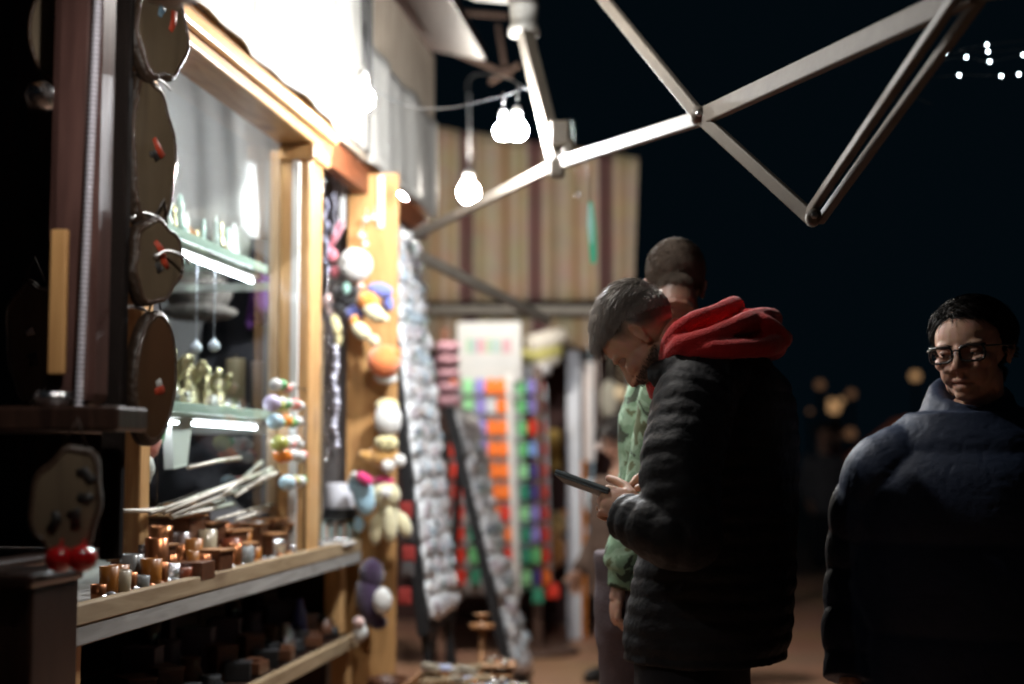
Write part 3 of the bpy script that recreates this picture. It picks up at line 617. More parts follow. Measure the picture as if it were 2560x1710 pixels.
for ri, (py, cs) in enumerate(rows):
    px0 = 678+ri*9 if ri < 5 else 690
    a = at_x(px0, py, -1.425); t = thing('ball_strand', a, rl[ri], 'ball strand', 'strands of painted balls before the glass')
    wr = MB(); wr.tube([a+V(-.0,-.03,0), a+V(0,.42,.0)], .002, 6); wr.build('wire', M_BLACK, t)
    y = a.y
    for k, cn in enumerate(cs):
        r = (.030 if k == 0 else .021+.004*math.sin(k*3+ri))*(.75 if ri == 5 else 1)
        q = MB(); q.ball(V(a.x+random.uniform(-.006,.006), y, a.z+random.uniform(-.008,.008)-.0*k), (r, r*1.05, r*.92), 14, 10); q.build('ball', RC[cn], t); y += r*2.25
    st_ = MB(); st_.tube([a+V(0,.40,0), a+V(0,.40,-(a.z-ZC))], .003, 6); st_.build('upright', M_BLACK, t)

# ------------------------------------------------------------------ goods behind the glass
def figurine(c, s, m, label):
    t = thing('angel_figurine', c, label, 'figurine', 'pale gold figurines on the glass shelf')
    q = MB(); q.lathe([(0,0),(.030*s,0),(.026*s,.02*s),(.014*s,.075*s),(.011*s,.095*s),(0,.097*s)], c, 14)
    q.ball(c+V(0,0,.112*s), .0145*s, 12, 8); q.build('body', m, t)
    for sx in (-1, 1):
        q = MB(); q.ball(c+V(sx*.022*s,.006,.082*s), (.016*s,.004*s,.032*s), 10, 8, Matrix.Rotation(sx*.5,3,'Y')); q.build('wing', m, t)
    return t
i = 0
for X, pxs in ((-1.66, (425, 470, 515, 545)), (-1.78, (440, 480, 520, 560)), (-1.90, (470, 500, 540))):
    for px in pxs:
        p = at_x(px, 950, X); figurine(V(X, p.y, 1.4495), random.uniform(.95, 1.55), M_GOLD, 'pale gold winged figurine crowded on the lower glass shelf'); i += 1
for i in range(9):
    p = at_x(430+i*14, 1000, -1.60-.02*(i % 3)); q = MB(); R = Matrix.Rotation(random.uniform(-.4,.4), 3, 'Z'); q.box((p.x, p.y, 1.4535+.004*(i % 2)), (.035,.05,.006), R); q.box((p.x, p.y, 1.459+.004*(i % 2)), (.03,.045,.004), R)
    tag(q.build('gold_card', M_GOLD, None, .001), 'flat gilt pendant card at the front of the lower glass shelf', 'card', 'gilt cards on the glass shelf')
for i, (px, X, r, h, m) in enumerate(((600, -1.78, .022, .15, mat('grey_candle', (.36,.35,.36), .5)), (640, -1.70, .036, .20, mat('tan_candle', (.34,.26,.17), .5, var=.2)), (668, -1.62, .028, .19, mat('mauve_candle', (.16,.13,.14), .5)))):
    p = at_x(px, 900, X); q = MB(); q.lathe([(0,0),(r,0),(r,h*.96),(r*.93,h),(0,h*.985)], V(X, min(p.y, 4.93), 1.4495), 22); q.tube([V(X, min(p.y,4.93), 1.449+h*.98), V(X+.002, min(p.y,4.93), 1.449+h+.015)], .0015, 6)
    tag(q.build('candle', m), ('slim grey candle on the lower glass shelf','wide tan candle on the lower glass shelf','dark mauve candle beside the pine post')[i], 'candle')
for i, (px, py, X) in enumerate(((490, 870, -1.64), (535, 865, -1.62))):
    p = at_x(px, py, X); q = MB(); q.ball(p, .020, 14, 10); q.lathe([(.006,.018),(.006,.026),(0,.027)], p, 8); q.tube([p+V(0,0,.026), V(p.x, p.y, 1.93)], .0012, 5)
    tag(q.build('glass_bauble', mat('milk_glass', (.66,.68,.80), .1, coat=1)), ('milky glass bauble hanging nearer the plaques','milky glass bauble hanging nearer the dark coat')[i], 'bauble')
# upper shelf: amber lumps, folded cloth
for i, (px, X, s) in enumerate(((455, -1.70, 1.0), (500, -1.72, .8), (545, -1.66, .7))):
    p = at_x(px, 520, X); q = MB(); q.ball(V(X, p.y, 1.970+.04*s), (.05*s,.075*s,.04*s), 16, 10, None, 0, lambda v: 1+.25*noise.noise(v*30))
    tag(q.build('amber_lump', M_AMBER if i != 1 else mat('pale_amber', (.60,.50,.33), .5, var=.3, vscale=20)), ('large orange amber lump on the upper glass shelf','pale amber lump beside the large orange one','small orange amber lump at the shelf middle')[i], 'amber')
for i in range(16):
    X = -1.60-.022*(i % 8); p = at_x(420+i*15, 500, X); h_ = random.uniform(.06,.17); q = MB(); r = random.uniform(.014,.026)
    q.lathe([(0,0),(r,0),(r*.9,h_*.35),(r*.45,h_*.55),(r*.6,h_*.7),(r*.35,h_*.9),(0,h_)], V(X, min(p.y, 4.96), 1.9695), 14)
    tag(q.build('glass_vase', (mat('frosted_glass', (.62,.68,.68), .25, coat=.8), M_GOLD, mat('clear_teal', (.45,.58,.55), .2, coat=.8), M_CLOTH)[i % 4]), 'pale frosted vase in the crowd on the upper glass shelf', 'vase', 'vases on the upper glass shelf')
for i in range(14):
    X = -1.59-.02*(i % 7); p = at_x(420+i*16, 1000, X); q = MB(); c = V(X, min(p.y, 4.9), 1.4495); h_ = random.uniform(.03,.06)
    q.lathe([(0,0),(.016,0),(.018,h_*.5),(.008,h_*.8),(.010,h_),(0,h_)], c, 12); tag(q.build('gilt_pot', (M_GOLD, M_SILVER)[i % 2]), 'tiny gilt or silver pot in front of the winged figurines', 'pot', 'tiny pots on the lower glass shelf')
for i, (px, X, w_, h_) in enumerate(((590, -1.74, .11, .10), (640, -1.72, .13, .16), (430, -1.90, .12, .15), (520, -1.92, .12, .13))):
    p = at_x(px, 500, X); q = MB()
    q.ball(V(X, min(p.y, 4.92), 1.970+h_*.48), (w_*.55, .075, h_*.5), 20, 14, None, 0, lambda v: 1+.22*noise.noise(v*16+V(px,0,0)))
    tag(q.build('cloth_bundle', mat('pale_linen', (.60,.62,.60), .9, var=.2, vscale=12, bump=.5, bscale=25) if i < 2 else M_CLOTH), ('small linen bundle on the upper glass shelf','tall linen bundle by the pine post','white bundle behind the large amber lump','white bundle at the back of the upper shelf')[i], 'bundle')
# grey woolly hat, dark coat and hanging things under the upper shelf
q = MB(); c = at(500, 735, 5.2)
q.ball(c, (.13,.10,.085), 26, 16, None, 0, lambda v: 1+.16*noise.noise(v*14)+.08*noise.noise(v*40)); q.ball(c+V(0,0,-.07), (.15,.12,.035), 24, 10, None, 0, lambda v: 1+.1*noise.noise(v*30))
tag(q.build('fur_hat', mat('grey_fur', (.20,.175,.165), 1, var=.5, vscale=16, bump=1, bscale=60)), 'grey brown fur hat hanging under the upper glass shelf', 'hat')
def garment(px, py, Y, w_, h_, label, m, name='coat'):
    c = at(px, py, Y); q = MB()
    q.ball(c, (w_*.5, .09, h_*.5), 24, 18, None, 0, lambda v: 1+.14*noise.noise(v*9)+.05*noise.noise(v*28))
    q.ball(c+V(-w_*.42,0,-.05), (w_*.18,.07,h_*.42), 16, 14, Matrix.Rotation(.16,3,'Y')); q.ball(c+V(w_*.42,0,-.05), (w_*.18,.07,h_*.42), 16, 14, Matrix.Rotation(-.16,3,'Y'))
    q.tube([c+V(-w_*.2,0,h_*.46), c+V(0,0,h_*.56), c+V(w_*.2,0,h_*.46)], .02, 10)
    me = sculpt(q, .014, 2); a = get_co(me); a += get_no(me)*(nz(a, 11)*.018)[:,None]; set_co(me, a); org = V(c.x, c.y, c.z-h_*.5)
    set_co(me, get_co(me)-np.array(org)); return tag(link(name, me, m, None, org), label, 'clothing')
garment(625, 840, 5.55, .36, .62, 'dark charcoal coat hanging at the back of the stall', M_COAT)
garment(660, 745, 5.45, .10, .20, 'purple scarf hanging next to the pine post', mat('purple_wool', (.10,.03,.17), .95, var=.3, bump=.5), 'scarf')
garment(470, 1120, 5.4, .60, .50, 'black coat below the lower glass shelf', M_COAT)
q = MB(); p = at_x(425, 1090, -1.62); q.add([p+V(-.01,-.05,.10), p+V(0,.12,.10), p+V(.0,.07,-.09), p+V(0,-.04,-.10)], [(0,1,2,3)]); o = q.build('paper_bag', M_WHITE); s = o.modifiers.new('s','SOLIDIFY'); s.thickness = .03
tag(o, 'white paper bag standing behind the glass near the plaques', 'bag')
for i, (px, py, m) in enumerate(((385, 1080, 'green'), (372, 1115, 'pink'), (360, 1170, 'white'))):
    p = at_x(px, py, -1.58); q = MB(); q.ball(p, (.03,.04,.045), 14, 10, None, 0, lambda v: 1+.3*noise.noise(v*40+V(i,0,0))); q.tube([p, p+V(0,0,.12)], .0015, 5)
    tag(q.build('felt_flower', RC[m]), ('green felt flower behind the glass','coral felt flower behind the glass','white felt flower behind the glass')[i], 'felt flower')
# under the counter
for i, (px, X, w_, h_, m, lb) in enumerate(((752, -1.55, .035, .16, mat('blue_bottle', (.10,.12,.42), .25, coat=.5), 'tall blue bottle under the counter'), (790, -1.55, .06, .05, M_REDGLOSS, 'dark red dish under the counter'), (815, -1.50, .05, .07, W_BOX, 'dark wooden pot on the lower shelf'), (830, -1.48, .045, .045, M_BLACK, 'black bowl at the far end of the lower shelf'), (720, -1.52, .05, .10, M_SILVER, 'ribbed silver pot on the lower shelf'))):
    c = on(px, X, .602); q = MB(); r = w_*.5+.01
    q.lathe([(0,0),(r,0),(r*1.05,h_*.3),(r*.9,h_*.7),(r*.5,h_*.85),(r*.5,h_),(r*.4,h_),(0,h_*.9)], c, 18)
    tag(q.build('pot' if i else 'bottle', m), lb, 'pot' if i else 'bottle')
for i in range(8):
    c = on(640+i*24, -1.47-.06*(i % 3), .602); q = MB(); R = Matrix.Rotation(i*1.1, 3, 'Z'); q.box(c+V(0,0,.02+.01*(i%3)), (.07,.10,.04+.02*(i%3)), R); q.box(c+V(0,0,.045+.02*(i%3)), (.05,.05,.01), R)
    tag(q.build('dark_carton', (W_BOX, M_BLACK, mat('dull_purple', (.06,.05,.08), .5))[i % 3], None, .003), 'small dark carton in the heap on the lower shelf', 'carton', 'dark cartons on the lower shelf')
for i in range(26):
    c = on(330+i*17, -1.50-.07*(i % 4), .593); q = MB(); R = Matrix.Rotation(i*.8, 3, 'Z'); h_ = .05+.05*((i*5) % 4)
    if i % 3 == 0: q.lathe([(0,0),(.04,0),(.045,h_*.4),(.028,h_*.75),(.032,h_),(.026,h_),(.022,h_*.8),(0,h_*.7)], c, 16)
    else: q.box(c+V(0,0,h_/2), (.08,.10,h_), R); q.box(c+V(0,0,h_+.004), (.085,.105,.008), R)
    tag(q.build('dark_pot' if i % 3 == 0 else 'dark_carton', (M_BLACK, W_BOX, mat('dull_purple', (.06,.05,.08), .5), mat('black_gloss', (.012,.012,.016), .12, coat=1))[i % 4], None, 0 if i % 3 == 0 else .003), 'dark glossy pot packed on the lower shelf' if i % 3 == 0 else 'lidded dark carton packed on the lower shelf', 'pot' if i % 3 == 0 else 'carton', 'dark pots on the lower shelf' if i % 3 == 0 else 'lidded cartons on the lower shelf')
# hanging jewellery between the post and the end board
def strand(px, py0, py1, Y, m, label, r=.006, name='chain_strand'):
    a, c = at(px, py0, Y), at(px+2, py1, Y); n = int((a.z-c.z)/(r*1.9)); q = MB()
    for k in range(n):
        t = k/n; q.ball(a.lerp(c, t)+V(.006*math.sin(k*.9), .006*math.cos(k*1.7), 0), (r*(.7+.6*random.random()),)*3, 7, 5)
    tag(q.build(name, m), label, 'strand', 'silver strands between post and end board')
brd = MB(); brd.boxr(at(788,900,5.3).x, at(806,900,5.3).x, 5.30, 5.315, .96, at(800,800,5.3).z); tag(brd.build('display_board', W_RAW), 'narrow raw wood display board behind the silver strands', 'display board')
for i, (px, y0, y1, m) in enumerate(((806, 340, 500, M_SILVER), (815, 500, 690, mat('lavender_metal', (.42,.43,.58), .3, metal=.7)), (818, 690, 790, M_SILVER), (816, 800, 940, M_SILVER), (822, 930, 1060, M_SILVER), (817, 1050, 1170, M_SILVER), (826, 760, 1160, mat('dark_metal', (.12,.11,.12), .4, metal=.8)), (838, 870, 1130, mat('pale_bead', (.62,.62,.74), .25, coat=.6)))):
    strand(px, y0, y1, 5.24-.004*i, m, 'thin hanging strand of small beads beside the pine post' if i not in (1, 6, 7) else ('', 'lavender metal strand at the top beside the pine post', '', '', '', '', 'long dark metal strand beside the end board', 'strand of large pale beads nearest the end board')[i], .006 if i != 7 else .012)
strand(800, 300, 420, 5.2, M_SILVER, 'thin hanging strand of small beads beside the pine post')
strand(835, 420, 600, 5.6, mat('pale_bead', (.62,.62,.74)), 'short pale strand under the red brown lintel', .005)
# ------------------------------------------------------------------ plush toys hanging on the end board
def fuzz(name, col): return mat(name, col, .95, var=.18, vscale=30, bump=.7, bscale=90, sheen=.6)
PK, CRM, WHT, ORG_, BLU, BLK, YEL, PUR, MAG, SKY, DOR = (fuzz('pink_plush', (.72,.22,.28)), fuzz('cream_plush', (.66,.60,.38)), fuzz('white_plush', (.68,.67,.64)), fuzz('orange_plush', (.82,.30,.05)), fuzz('blue_plush', (.14,.17,.50)), fuzz('black_plush', (.02,.02,.022)), fuzz('yellow_plush', (.66,.58,.30)), fuzz('purple_plush', (.035,.014,.05)), fuzz('magenta_felt', (.75,.04,.20)), fuzz('sky_plush', (.34,.54,.66)), fuzz('coral_plush', (.88,.22,.06)))
def toy(name, label, parts, Y, cat='plush toy', group='plush toys on the end board'):
    """parts: (part, material, px, py, half width px, half height px, tilt, depth offset)"""
    c0 = at(parts[0][2], parts[0][3], Y); S = F_PX/(Y*1.0)
    lo = min(at(p[2], p[3]+p[5], Y).z for p in parts)
    t = thing(name, V(c0.x, Y, lo), label, cat, group)
    for (pn, m, px, py, hw, hh, tilt, dy) in parts:
        c = at(px, py, Y+dy); q = MB(); sx, sz = hw/S, hh/S
        q.ball(c, (sx, min(sx, sz)*.9, sz), 18, 12, Matrix.Rotation(tilt, 3, 'Y'), 0, lambda v: 1+.06*noise.noise(v*35+c))
        q.build(pn, m, t)
        if pn == 'head' and hw > 12:
            for sx_ in (-.35, .35):
                e = MB(); e.ball(c+V(sx_*sx, -min(sx, sz)*.82, .12*sz), sx*.11, 8, 6); e.build('eye', M_BLACK, t)
    return t
YB = 5.62
toy('plush_rabbit', 'pink long eared plush at the top left of the end board', [('body', PK, 832, 640, 15, 18, 0, .02), ('ear', PK, 842, 580, 12, 34, .45, .02), ('ear', PK, 828, 610, 9, 26, .25, .05), ('foot', PK, 836, 680, 14, 17, 0, .02)], YB)
toy('plush_pompom', 'large round cream white plush ball with a black body below', [('head', WHT, 888, 662, 45, 44, 0, -.02), ('body', BLK, 865, 735, 36, 32, .2, .02), ('paw', fuzz('teal_plush', (.25,.45,.38)), 866, 722, 10, 16, 0, -.06), ('tail', BLK, 848, 765, 22, 18, 0, .02), ('patch', fuzz('blush_plush', (.72,.5,.46)), 902, 715, 11, 9, 0, -.05)], YB)
toy('plush_bird', 'blue capped plush bird with orange crown and cream beak', [('body', BLU, 950, 726, 34, 20, .2, .0), ('wing', BLU, 970, 755, 14, 24, -.3, .03), ('head', ORG_, 920, 753, 30, 25, .3, -.04), ('cheek', CRM, 935, 782, 32, 22, .6, -.05), ('beak', CRM, 960, 795, 14, 12, .4, -.06)], YB)
toy('plush_bird', 'smaller plush bird hanging lower with blue back and orange crown', [('body', BLU, 887, 785, 26, 22, .2, .0), ('head', ORG_, 885, 803, 13, 16, .2, -.04), ('cheek', CRM, 903, 828, 30, 20, .7, -.04), ('tail', CRM, 935, 852, 16, 16, .5, -.03)], YB)
toy('plush_pumpkin', 'bright orange round plush with a white underside', [('body', DOR, 960, 902, 44, 42, 0, -.02), ('belly', WHT, 965, 945, 32, 16, .1, -.0), ('ear', DOR, 992, 880, 10, 16, -.6, -.03)], YB)
toy('plush_bear', 'plush bear in a white and yellow knitted hat with amber body', [('hat', WHT, 970, 1050, 36, 44, 0, -.02), ('hat_tip', YEL, 968, 1015, 32, 20, 0, -.0), ('head', YEL, 966, 1108, 32, 22, 0, -.03), ('body', fuzz('amber_plush', (.60,.32,.09)), 958, 1140, 42, 32, 0, 0), ('paw', WHT, 970, 1165, 17, 17, 0, -.06), ('paw', WHT, 1000, 1152, 16, 17, .3, -.05), ('arm', fuzz('amber_plush', (.6,.32,.09)), 915, 1140, 22, 14, .3, -.02)], YB)
toy('plush_elephant', 'pale blue curled plush at the counter end with a pink bow', [('body', SKY, 910, 1238, 28, 52, -.15, -.02), ('head', SKY, 890, 1210, 22, 26, 0, -.02), ('bow', MAG, 912, 1196, 26, 13, .5, -.07), ('bow', WHT, 890, 1188, 14, 10, 0, -.05), ('foot', SKY, 898, 1310, 14, 22, 0, 0)], YB-.05)
toy('plush_doll', 'cream plush doll with long legs and a magenta collar', [('head', CRM, 965, 1238, 38, 34, 0, -.03), ('collar', MAG, 962, 1200, 26, 9, .1, -.04), ('snout', WHT, 965, 1232, 15, 14, 0, -.10), ('body', CRM, 972, 1280, 28, 28, 0, -.0), ('leg', CRM, 942, 1322, 19, 42, .12, -.03), ('leg', CRM, 975, 1312, 19, 46, -.05, -.05), ('leg', CRM, 1010, 1312, 18, 34, -.35, -.02)], YB)
toy('plush_mole', 'dark purple plush with a white muzzle hanging lowest on the end board', [('body', PUR, 925, 1500, 36, 66, -.15, -.02), ('head', PUR, 930, 1435, 32, 40, 0, -.02), ('snout', WHT, 956, 1502, 24, 34, .1, -.08), ('foot', PUR, 945, 1555, 24, 20, 0, -.02)], YB)
toy('plush_mouse', 'pale grey plush sitting at the far end of the lower shelf', [('body', WHT, 900, 1582, 19, 24, .3, 0), ('head', fuzz('blush_plush', (.72,.5,.46)), 897, 1555, 15, 14, 0, -.02)], 5.45)
toy('plush_fish', 'cream plush fish hanging left of the plush birds', [('body', YEL, 840, 815, 15, 30, -.3, 0), ('head', fuzz('blush_plush', (.72,.5,.46)), 822, 760, 15, 30, -.2, .02), ('fin', YEL, 848, 850, 10, 18, .2, 0)], YB)
# small white charms near the top of the board
for i, (px, py) in enumerate(((915, 548), (903, 588), (913, 610), (935, 542))):
    q = MB(); c = at(px, py, 5.66); q.ball(c, (.014, .006, .012), 10, 8); q.tube([c+V(0,0,.01), c+V(0,.02,.05)], .0015, 5); tag(q.build('charm', M_WHITE), 'little white charm pinned near the top of the end board', 'charm', 'white charms on the end board')

# ------------------------------------------------------------------ leaning boards of bagged keychains
def pack_mesh(seed, w_, h_):
    r = random.Random(seed); q = MB(); n, m_ = 7, 7; vs = []
    for side in (1, -1):
        for j in range(m_):
            for i in range(n):
                u, v = i/(n-1)*2-1, j/(m_-1)*2-1
                t = .013*max(0, (1-u*u))**.6*max(0, (1-v*v))**.6*(1+.5*noise.noise(Vector((u*2+seed, v*2, side))))+.0012
                vs.append((side*t, u*w_/2+.003*noise.noise(Vector((v*3, seed, 0))), v*h_/2))
    fs = []
    for s_ in (0, 1):
        o = s_*n*m_
        fs += [(o+j*n+i, o+j*n+i+1, o+(j+1)*n+i+1, o+(j+1)*n+i) for j in range(m_-1) for i in range(n-1)]
    q.add(vs, fs, 0, True)
    q.box((.013, r.uniform(-.01,.01), r.uniform(-.012,.004)), (.010, w_*.40, h_*.34), Matrix.Rotation(r.uniform(-.5,.5), 3, 'X'), 1)
    q.ball((.013, r.uniform(-.015,.015), r.uniform(-.02,.0)), (.008, w_*.16, h_*.18), 8, 6, None, 2)
    q.box((.002, 0, h_*.47), (.004, w_*.96, h_*.14), None, 3)
    return q
PK_C = [mat('tint_a', (.50,.50,.53), .3, coat=.3, var=.3), mat('tint_b', (.36,.43,.48), .3, coat=.3), mat('tint_c', (.46,.40,.36), .3, coat=.3), mat('tint_d', (.30,.37,.31), .3, coat=.3), mat('tint_e', (.50,.44,.47), .3, coat=.3), mat('tint_f', (.16,.17,.21), .3, coat=.3)]
protos = []
for s in range(9):
    me = pack_mesh(s*3+1, .094, .092).mesh('keychain_pack')
    for m in (M_PLAST, PK_C[s % 6], PK_C[(s*5+2) % 6], M_WHITE): me.materials.append(m)
    protos.append(me)
def board(name, label, Y0, Y1, Xt, zt, Xb, zb, cols_, rows_, plabel, pgroup, jit=.0, skip=0.0):
    t = thing(name, V((Xt+Xb)/2, (Y0+Y1)/2, 0), label, 'display board')
    n = Vector((zt-zb, 0, -(Xt-Xb)*-1)); dirv = Vector((Xb-Xt, 0, zb-zt)); Ld = dirv.length; dirv.normalize()
    nrm = Vector((-dirv.z, 0, dirv.x)); nrm = nrm if nrm.x > 0 else -nrm
    R = Matrix((nrm, V(0,1,0), -dirv)).transposed()
    mid = V((Xt+Xb)/2, (Y0+Y1)/2, (zt+zb)/2)
    q = MB(); q.box(mid-nrm*.018, (.012, Y1-Y0, Ld), R); q.build('panel', mat('dark_felt', (.035,.034,.038), .95, var=.3), t)
    q = MB()
    for sy in (Y0, Y1): q.box(V(mid.x, sy, mid.z)-nrm*.008, (.045, .05, Ld+.06), R)
    q.box(V(Xt, mid.y, zt)-nrm*.008, (.043, Y1-Y0-.05, .05), R); q.box(V(Xb, mid.y, zb)-nrm*.008, (.043, Y1-Y0-.05, .05), R)
    q.build('frame', M_BLACK, t, .004)
    b0 = V(Xb, 0, zb)+dirv*(zb/max(.2, -dirv.z)) if zb > .05 else V(Xb,0,0)
    for sy in (Y0+.06, Y1-.06):
        q = MB(); q.beam(V(Xb, sy, zb+.02)-nrm*.02, V(Xb+(Xb-Xt)/(zt-zb)*zb, sy, 0.0), .035, .03, (1,0,0)); q.build('leg', M_BLACK, t)
        q = MB(); q.beam(V(Xt, sy, zt-.1)-nrm*.04, V(Xt-.12, sy, 0), .03, .03, (1,0,0)); q.build('back_leg', M_BLACK, t)
    dy = (Y1-Y0-.06)/cols_; dz = (Ld-.06)/rows_
    for j in range(rows_):
        for i in range(cols_):
            if random.random() < skip: continue
            c = V(Xt, Y0+.03+dy*(i+.5), zt)+dirv*(.03+dz*(j+.5))+nrm*(.008+random.random()*.012)+dirv*random.uniform(-.016,.016)+V(0, random.uniform(-.012,.012), 0)
            o = bpy.data.objects.new('keychain_pack', protos[random.randrange(9)]); COL.objects.link(o)
            A = Matrix.Rotation(random.uniform(-.38,.38), 3, 'X') @ Matrix.Rotation(random.uniform(-.5,.25), 3, 'Z') @ Matrix.Rotation(random.uniform(-.22,.22), 3, 'Y')
            o.matrix_world = Matrix.Translation(c) @ (R @ A).to_4x4() @ Matrix.Diagonal((1.9, dy/.086*random.uniform(.85,1.25), dz/.076*random.uniform(.8,1.25), 1))
            tag(o, plabel, 'keychain pack', pgroup)
_t, _b = at(955, 540, 5.92), at(1062, 1570, 5.92)
board('keychain_board', 'tall leaning board covered in bagged keychains, nearest the end board', 5.92, at_x(1142, 1500, _b.x+.02).y, _t.x, _t.z, _b.x, max(.45,_b.z), 9, 20, 'small clear bag with a keychain on the tall leaning board', 'bags on the tall leaning board')
board('keychain_board', 'lower leaning board of grey bags in front of the white card rack', 7.05, 7.62, at(1128, 1015, 7.05).x, 1.52, at(1285, 1700, 7.05).x, .16, 4, 13, 'small grey bag on the lower leaning board', 'bags on the lower leaning board', skip=.05)
# lower red and dark packets between the end board and the keychain board
for i, (px, py, m) in enumerate(((1018, 1330, 'a'), (1022, 1385, 'r'), (1020, 1420, 'g'), (1012, 1490, 'r'), (1015, 1275, 'r'))):
    c = at(px, py, 5.85); q = MB(); q.box(c, (.055, .012, .07)); q.box(c+V(0,-.008,.0), (.04,.006,.045), None, 0)
    tag(q.build('hanging_packet', mat('dull_red', (.30,.035,.03), .5) if m == 'r' else mat('dull_grey', (.10,.09,.09), .5), None, .003), ('dull grey packet third from the bottom beside the tall board','red packet just under the cream doll feet','grey packet under the red one beside the tall board','lowest dull red packet beside the tall board','topmost dull red packet beside the cream doll')[i], 'packet')
# ------------------------------------------------------------------ white card rack with coloured packets
YR = 9.3
rk = thing('card_rack', at(1240, 1625, YR).xy.to_3d(), 'tall white card rack with a printed header and a round foot', 'rack')
A = lambda px, py, dy=0: at(px, py, YR+dy)
def quadbar(p0, p1, w_, d_, m, name, par=rk): q = MB(); q.beam(p0, p1, w_, d_, (0,1,0)); return q.build(name, m, par, .003)
a, c = A(1143, 806), A(1303, 955)
q = MB(); q.boxr(a.x, c.x, YR-.008, YR, c.z, a.z); hd = q.build('header', mat('header_card', (.46,.46,.45), .7), rk, .004)
SW = [(.35,.62,.35),(.38,.55,.62),(.70,.30,.36),(.70,.42,.45),(.40,.62,.34),(.38,.52,.56),(.42,.60,.52),(.72,.34,.40),(.66,.36,.40)]
for k, cc in enumerate(SW):
    p0 = A(1168+12.5*k, 866); q = MB(); q.boxr(p0.x, p0.x+.028, YR-.012, YR-.0085, p0.z-.045, p0.z+.05); q.build('swatch', mat('swatch%d' % k, [x*.6+.02 for x in cc], .6), hd)
for k in range(12):
    p0 = A(1180+9*k, 906); q = MB(); q.boxr(p0.x, p0.x+.017, YR-.012, YR-.0085, p0.z-.008, p0.z+.006+.004*(k % 3)); q.build('print_mark', mat('grey_print', (.42,.44,.46), .6), hd)
quadbar(A(1272, 935), A(1293, 1490), .042, .03, M_WHITE, 'front_post')
quadbar(A(1134, 935, .02), A(1150, 1500, .02), .022, .02, M_STEEL, 'side_post')
quadbar(A(1362, 960, .30), A(1378, 1490, .30), .02, .02, M_STEEL, 'side_post')
pole = A(1345, 1500, .18); q = MB(); q.beam(V(pole.x, pole.y, .03), V(pole.x, pole.y, 1.9), .05, .05, (0,1,0)); q.build('pole', mat('brown_pole', (.10,.055,.04), .5), rk)
q = MB(); q.lathe([(0,0),(.27,0),(.28,.012),(.26,.03),(.05,.04),(0,.04)], V(pole.x, pole.y, .002), 32); q.build('foot', mat('brown_pole', (.10,.055,.04), .5), rk)
CO = {'orange': (1.0,.20,.02), 'red': (.70,.04,.02), 'green': (.16,.55,.22), 'mint': (.30,.68,.34), 'violet': (.28,.24,.62), 'teal': (.04,.28,.17), 'white': (.60,.62,.66), 'navy': (.07,.05,.22), 'blue': (.22,.36,.75)}
PM = {k: mat(k+'_packet', v, .45, var=.12, coat=.2) for k, v in CO.items()}
def packet(p, w_, h_, cn, lb, rz=0):
    q = MB(); R = Matrix.Rotation(rz, 3, 'Z'); q.box(p, (w_, .016, h_), R); q.box(p+V(0,0,h_*.5+.008), (w_*.5, .010, .014), R)
    tag(q.build('hanging_packet', PM[cn], None, .004), lb, 'packet', 'coloured packets on the white card rack')
q = MB(); a, c = A(1128, 940, .03), A(1296, 1490, .03); q.boxr(a.x, c.x+.02, YR+.03, YR+.036, c.z, a.z); q.build('backing_card', mat('grey_card', (.34,.35,.37), .7), rk)
yrow = [968, 1016, 1070, 1124, 1178, 1231, 1284, 1337, 1390, 1444]
front = ['orange','mint','violet','orange','orange']
for r, py in enumerate(yrow):
    sk = (py-968)*.038
    q = MB(); q.beam(A(1140+sk, py+27), A(1290+sk*.6, py+27), .012, .02, (0,1,0)); q.build('shelf_rod', M_STEEL, rk)
    q = MB(); q.beam(A(1282+sk*.6, py+28, -.01), A(1362+sk*.5, py+24, .3), .014, .02, (0,0,1)); q.build('shelf_rod', M_STEEL, rk)
    for k, px in enumerate((1133, 1170, 1200, 1226, 1252)):
        cn = front[k]
        if r == 1 and k == 3: cn = 'white'
        if r == 2 and k == 1: cn = 'orange'
        if r >= 3 and k == 0: cn = 'red'
        if r >= 7 and k == 1: cn = 'teal' if r != 8 else 'green'
        if r >= 6 and k == 4: cn = ('red','orange','red','orange')[r-6]
        if r >= 4 and k == 2: cn = 'violet' if r % 2 == 0 else 'white'
        packet(A(px+sk, py, -.02), .070 if k in (0,) else .066, .090, cn, f'{cn} packet on the front face of the white card rack')
    for k, (px, dy) in enumerate(((1303, .04), (1328, .14), (1350, .24))):
        cn = [('green','violet','red'),('green','violet','red'),('green','red','red'),('green','blue','red'),('mint','navy','red'),('teal','navy','red'),('mint','violet','red'),('teal','violet','red'),('teal','green','red'),('mint','navy','orange')][r][k]
        packet(A(px+sk*.75, py+(2-k), dy), .068, .088, cn, f'{cn} packet on the side face of the white card rack', .7)
packet(A(1382, 1478, .28), .085, .09, 'red', 'large red packet lowest on the rack side')
packet(A(1345, 1490, .1), .075, .09, 'teal', 'teal packet at the bottom of the rack side')

